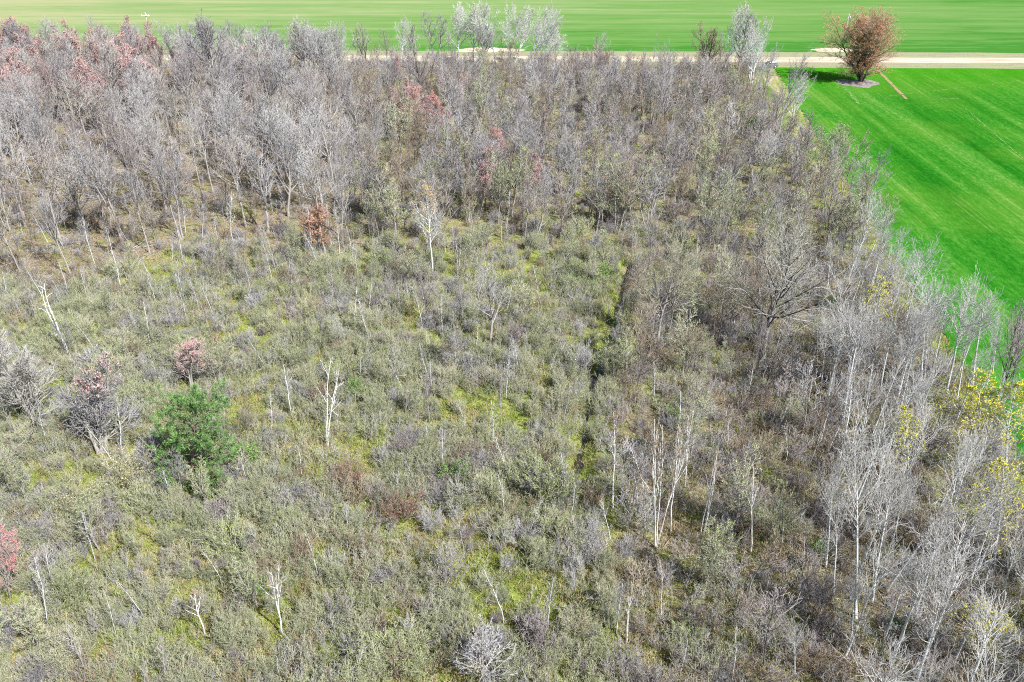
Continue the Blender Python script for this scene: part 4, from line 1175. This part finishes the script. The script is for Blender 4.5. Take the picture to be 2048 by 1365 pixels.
NAMES = {'aspen': 'aspen_tree', 'tree': 'bare_tree', 'sapling': 'sapling', 'shrub': 'shrub'}

def pose(p, r):
    pr = PROTO[p['species']][p['idx']]
    s = p['h'] / pr['H']
    wv = s * r.uniform(0.85, 1.25)
    rot = lean_rot(r.gauss(0.01, 0.06), r.uniform(0, 6.28))
    return pr, (p['x'], p['y'], float(gz(p['x'], p['y']))), rot, (wv, wv, s)
rp = random.Random(11)
for p in solo:
    pr, loc, rot, scl = pose(p, rp)
    place(NAMES[p['kind']], pr, loc, rot, scl, p['label'], {'sapling': 'sapling', 'shrub': 'bush'}.get(p['kind'], 'tree'), GROUPS[p['kind']])

# ---- the uncounted rest: one object each, instanced
def stuff(name, protos, rows, label):
    """rows: (proto number, loc, rot, scl)"""
    c = bpy.data.collections.new(name + "_kinds")
    for i, me in enumerate(protos):
        o = bpy.data.objects.new(f"{name}_kind_{i:03d}", me)
        c.objects.link(o)
    me = bpy.data.meshes.new(name)
    n = len(rows)
    me.vertices.add(n)
    me.vertices.foreach_set("co", np.array([r[1] for r in rows], np.float32).ravel())
    a = me.attributes.new("kind_number", 'INT', 'POINT'); a.data.foreach_set("value", np.array([r[0] for r in rows], np.int32))
    a = me.attributes.new("turn", 'FLOAT_VECTOR', 'POINT'); a.data.foreach_set("vector", np.array([tuple(r[2]) for r in rows], np.float32).ravel())
    a = me.attributes.new("size", 'FLOAT_VECTOR', 'POINT'); a.data.foreach_set("vector", np.array([r[3] for r in rows], np.float32).ravel())
    me.update()
    o = link(name, me)
    tag(o, label, None, None, "stuff")
    ng = bpy.data.node_groups.new(name, 'GeometryNodeTree')
    ng.interface.new_socket("Geometry", in_out='INPUT', socket_type='NodeSocketGeometry')
    ng.interface.new_socket("Geometry", in_out='OUTPUT', socket_type='NodeSocketGeometry')
    gi, go = ng.nodes.new("NodeGroupInput"), ng.nodes.new("NodeGroupOutput")
    ci = ng.nodes.new("GeometryNodeCollectionInfo"); ci.inputs["Collection"].default_value = c
    ci.inputs["Separate Children"].default_value = True; ci.inputs["Reset Children"].default_value = True
    ip = ng.nodes.new("GeometryNodeInstanceOnPoints"); ip.inputs["Pick Instance"].default_value = True
    def attr(nm, t):
        k = ng.nodes.new("GeometryNodeInputNamedAttribute"); k.data_type = t; k.inputs["Name"].default_value = nm
        return k.outputs["Attribute"]
    ng.links.new(gi.outputs[0], ip.inputs["Points"]); ng.links.new(ci.outputs[0], ip.inputs["Instance"])
    ng.links.new(attr("kind_number", 'INT'), ip.inputs["Instance Index"])
    e2r = ng.nodes.new("FunctionNodeEulerToRotation")
    ng.links.new(attr("turn", 'FLOAT_VECTOR'), e2r.inputs[0]); ng.links.new(e2r.outputs[0], ip.inputs["Rotation"])
    ng.links.new(attr("size", 'FLOAT_VECTOR'), ip.inputs["Scale"])
    ng.links.new(ip.outputs[0], go.inputs[0])
    md = o.modifiers.new("spread", 'NODES'); md.node_group = ng
    return o

for name, kinds, label in (("woodland", ('tree', 'aspen'), "dense grey leafless wood behind the thicket"), ("undergrowth", ('shrub', 'sapling'), "mass of thin brush and bushes under the trees")):
    ids, protos, rows = {}, [], []
    for p in mass:
        if p['kind'] not in kinds:
            continue
        pr, loc, rot, scl = pose(p, rp)
        k = pr['whole'].name
        if k not in ids:
            ids[k] = len(protos); protos.append(pr['whole'])
        rows.append((ids[k], loc, rot, scl))
    if name == "undergrowth":
        base = len(protos); protos += WISPS
        for _ in range(24000):
            y = rng.uniform(30, 236) if rng.uniform() < 0.5 else rng.uniform(30, 112)
            half = (1040 / FPX) * (y * math.cos(PITCH) + CAMH * math.sin(PITCH)) + 3
            x = rng.uniform(-half, half)
            if not in_wood(x, y):
                continue
            px, py, _d = project(x, y, 0); z = zone_of(px, py)
            pq = patchy(x, y, 0.24, 2.2)
            if rng.uniform() > {'A': 0.14, 'B': 0.30, 'C': 0.05 + 0.55 * pq, 'D': 0.15 + 0.4 * pq, 'E': 0.28}[z] or not free(x, y) or (float(ditch_dist(x, y)) < 1.0 and rng.uniform() > 0.1):
                continue
            w = {'A': (0, 0, 0, 3, 3, 2, 1), 'B': (1, 0, .4, 3, 4, 2, 1), 'C': (4, 4, 2, 1.2, .7, 1, 2), 'D': (1, 1, .6, 3, 3, 2, 1), 'E': (.2, 0, .3, 3, 3, 2, 1)}[z]
            k = pick(list(enumerate(w)))
            s = rng.uniform(0.55, 1.35)
            rows.append((base + k, (x, y, float(gz(x, y))), (rng.normal(0, .08), rng.normal(0, .08), rng.uniform(0, 6.28)), (s, s, s * rng.uniform(0.8, 1.2))))
    stuff(name, protos, rows, label)

# ---- grass tufts
def tuft(name, mats, seed, n, h, spread):
    r = np.random.default_rng(seed); a = Acc()
    C = np.stack([r.normal(0, spread, n), r.normal(0, spread, n), np.full(n, -0.02)], 1)
    up = np.stack([r.normal(0, 0.35, n), r.normal(0, 0.35, n), np.ones(n)], 1)
    for q in range(2):
        m_ = r.uniform(size=n) < 0.5 if q else r.uniform(size=n) < 0.8
        a.cards(C[m_], h, r, q, 0.10, up=up[m_] * 1.5)
    return a.mesh(name, mats)
M['grass_green'] = bud_mat("fresh_grass", (0.14, 0.20, 0.025), (0.31, 0.355, 0.075))
M['grass_dry'] = bud_mat("dry_grass", (0.30, 0.24, 0.13), (0.48, 0.40, 0.23))
tufts = [tuft("green_tuft", [M['grass_green'], M['grass_green']], 1, 46, 0.42, 0.34), tuft("mixed_tuft", [M['grass_green'], M['grass_dry']], 2, 46, 0.45, 0.36), tuft("dry_tuft", [M['grass_dry'], M['grass_dry']], 3, 46, 0.5, 0.36)]
rows = []
for _ in range(42000):
    y = 30 + 125 * rng.uniform() ** 1.2
    half = (1040 / FPX) * (y * math.cos(PITCH) + CAMH * math.sin(PITCH)) + 3
    x = rng.uniform(-half, half)
    if x > field_edge(y) + 0.6:
        continue
    px, py, _d = project(x, y, 0)
    z = zone_of(px, py) if x < field_edge(y) - 5 else 'C'
    g = patchy(x, y, 0.33, 1.0)
    if rng.uniform() > {'A': 0.35, 'B': 0.4, 'C': 0.95, 'D': 0.55, 'E': 0.4}[z]:
        continue
    if float(ditch_dist(x, y)) < 0.45:
        continue
    k = int(np.clip(rng.normal(2.75 - 2.0 * g, 0.75), 0, 2.99))
    s = rng.uniform(0.5, 1.2)
    rows.append((k, (x, y, float(gz(x, y))), (0, 0, rng.uniform(0, 6.28)), (s, s, s)))
stuff("grass", tufts, rows, "green and straw coloured grass tufts between the bushes")

# ---- fallen sticks
def stick_heap(seed):
    r = np.random.default_rng(seed); n = 9; a = Acc()
    az = r.uniform(0, 6.28, n); L = r.uniform(1.2, 4.5, n)
    P = np.zeros((n, 4, 3)); P[:, 0] = np.stack([r.normal(0, 1.2, n), r.normal(0, 1.2, n), r.uniform(0.03, 0.25, n)], 1)
    d = np.stack([np.cos(az), np.sin(az), r.normal(0.06, 0.08, n)], 1)
    for j in range(1, 4):
        P[:, j] = P[:, j - 1] + d * (L / 3)[:, None]; d = unit(d + r.normal(0, 0.1, d.shape)); P[:, j, 2] = np.maximum(P[:, j, 2], 0.03)
    rad = np.linspace(1, 0.3, 4)[None, :] * r.uniform(0.02, 0.05, n)[:, None]
    a.tubes(P, rad, 4, 0)
    P1, R1, L1, _ = sprout(r, P, rad, L, 4, 0.3, 1, (50, 35), 0.3, flat, 3, 0.0, 0.1, 0.02, 0.012)
    a.tubes(P1, R1, 3, 0)
    return a.mesh("fallen_sticks", [M['twig_grey'] if seed % 2 else M['twig_brown']])
heaps = [stick_heap(s) for s in range(5)]
rows = []
for _ in range(2600):
    y = rng.uniform(36, 225); half = (1040 / FPX) * (y * math.cos(PITCH) + CAMH * math.sin(PITCH)); x = rng.uniform(-half, half)
    px, py, _d = project(x, y, 0); z = zone_of(px, py)
    if not in_wood(x, y) or rng.uniform() > {'A': 0.9, 'B': 0.3, 'C': 0.06, 'D': 0.5, 'E': 0.8}[z] or float(ditch_dist(x, y)) < 3:
        continue
    s = rng.uniform(0.6, 1.2)
    rows.append((int(rng.integers(5)), (x, y, float(gz(x, y))), (0, 0, rng.uniform(0, 6.28)), (s, s, s)))
stuff("brushwood", heaps, rows, "fallen sticks and branches littering the wood floor")

# ---- fallen logs, one by one
LOGS = [((376, 273), (427, 278)), ((465, 304), (492, 309)), ((325, 376), (355, 367)), ((219, 253), (260, 251)), ((300, 254), (328, 253)), ((352, 451), (393, 460)), ((485, 246), (530, 244)),
        ((434, 570), (533, 542)), ((451, 484), (492, 501)), ((513, 744), (533, 728)), ((287, 821), (314, 821)), ((113, 1269), (154, 1252)), ((2, 944), (34, 938)), ((1775, 961), (1854, 960)),
        ((1471, 1136), (1502, 1132)), ((1676, 1325), (1782, 1327)), ((888, 482), (915, 484)), ((1188, 736), (1216, 729)), ((120, 470), (165, 490)), ((560, 330), (600, 338)), ((60, 560), (120, 575)), ((395, 285), (470, 276)), ((240, 300), (262, 330)), ((640, 460), (585, 480))]
items = []
for q, (a_, c_) in enumerate(LOGS):
    items.append(dict(px=(a_[0] + c_[0]) / 2, py=(a_[1] + c_[1]) / 2, species='log', a=ground(*a_), c=ground(*c_)))
autolabel(items, "log")
for q, it in enumerate(items):
    r = np.random.default_rng(900 + q); a = Acc()
    A0, C0 = np.array(it['a']), np.array(it['c']); A0[2] = C0[2] = 0.14
    n = 7; P = A0[None, :] + (C0 - A0)[None, :] * np.linspace(0, 1, n)[:, None] + r.normal(0, 0.08, (n, 3)) * np.array([1, 1, 0.4])
    ctr = P.mean(0); ctr[2] = 0
    rad = np.linspace(0.17, 0.07, n)
    L = float(np.linalg.norm(C0 - A0))
    a.tubes((P - ctr)[None], rad[None], 8, 0)
    P1, R1, L1, _ = sprout(r, (P - ctr)[None], rad[None], np.array([L]), 7, 0.35, 1, (55, 40), 0.16, flat, 4, 0.03, 0.1, 0.03, 0.015)
    a.tubes(P1, R1, 4, 0)
    o = link("fallen_log", a.mesh("fallen_log", [M['bark_grey']]))
    o.location = (ctr[0], ctr[1], float(gz(ctr[0], ctr[1])))
    tag(o, it['label'], "log", "fallen logs on the wood floor")
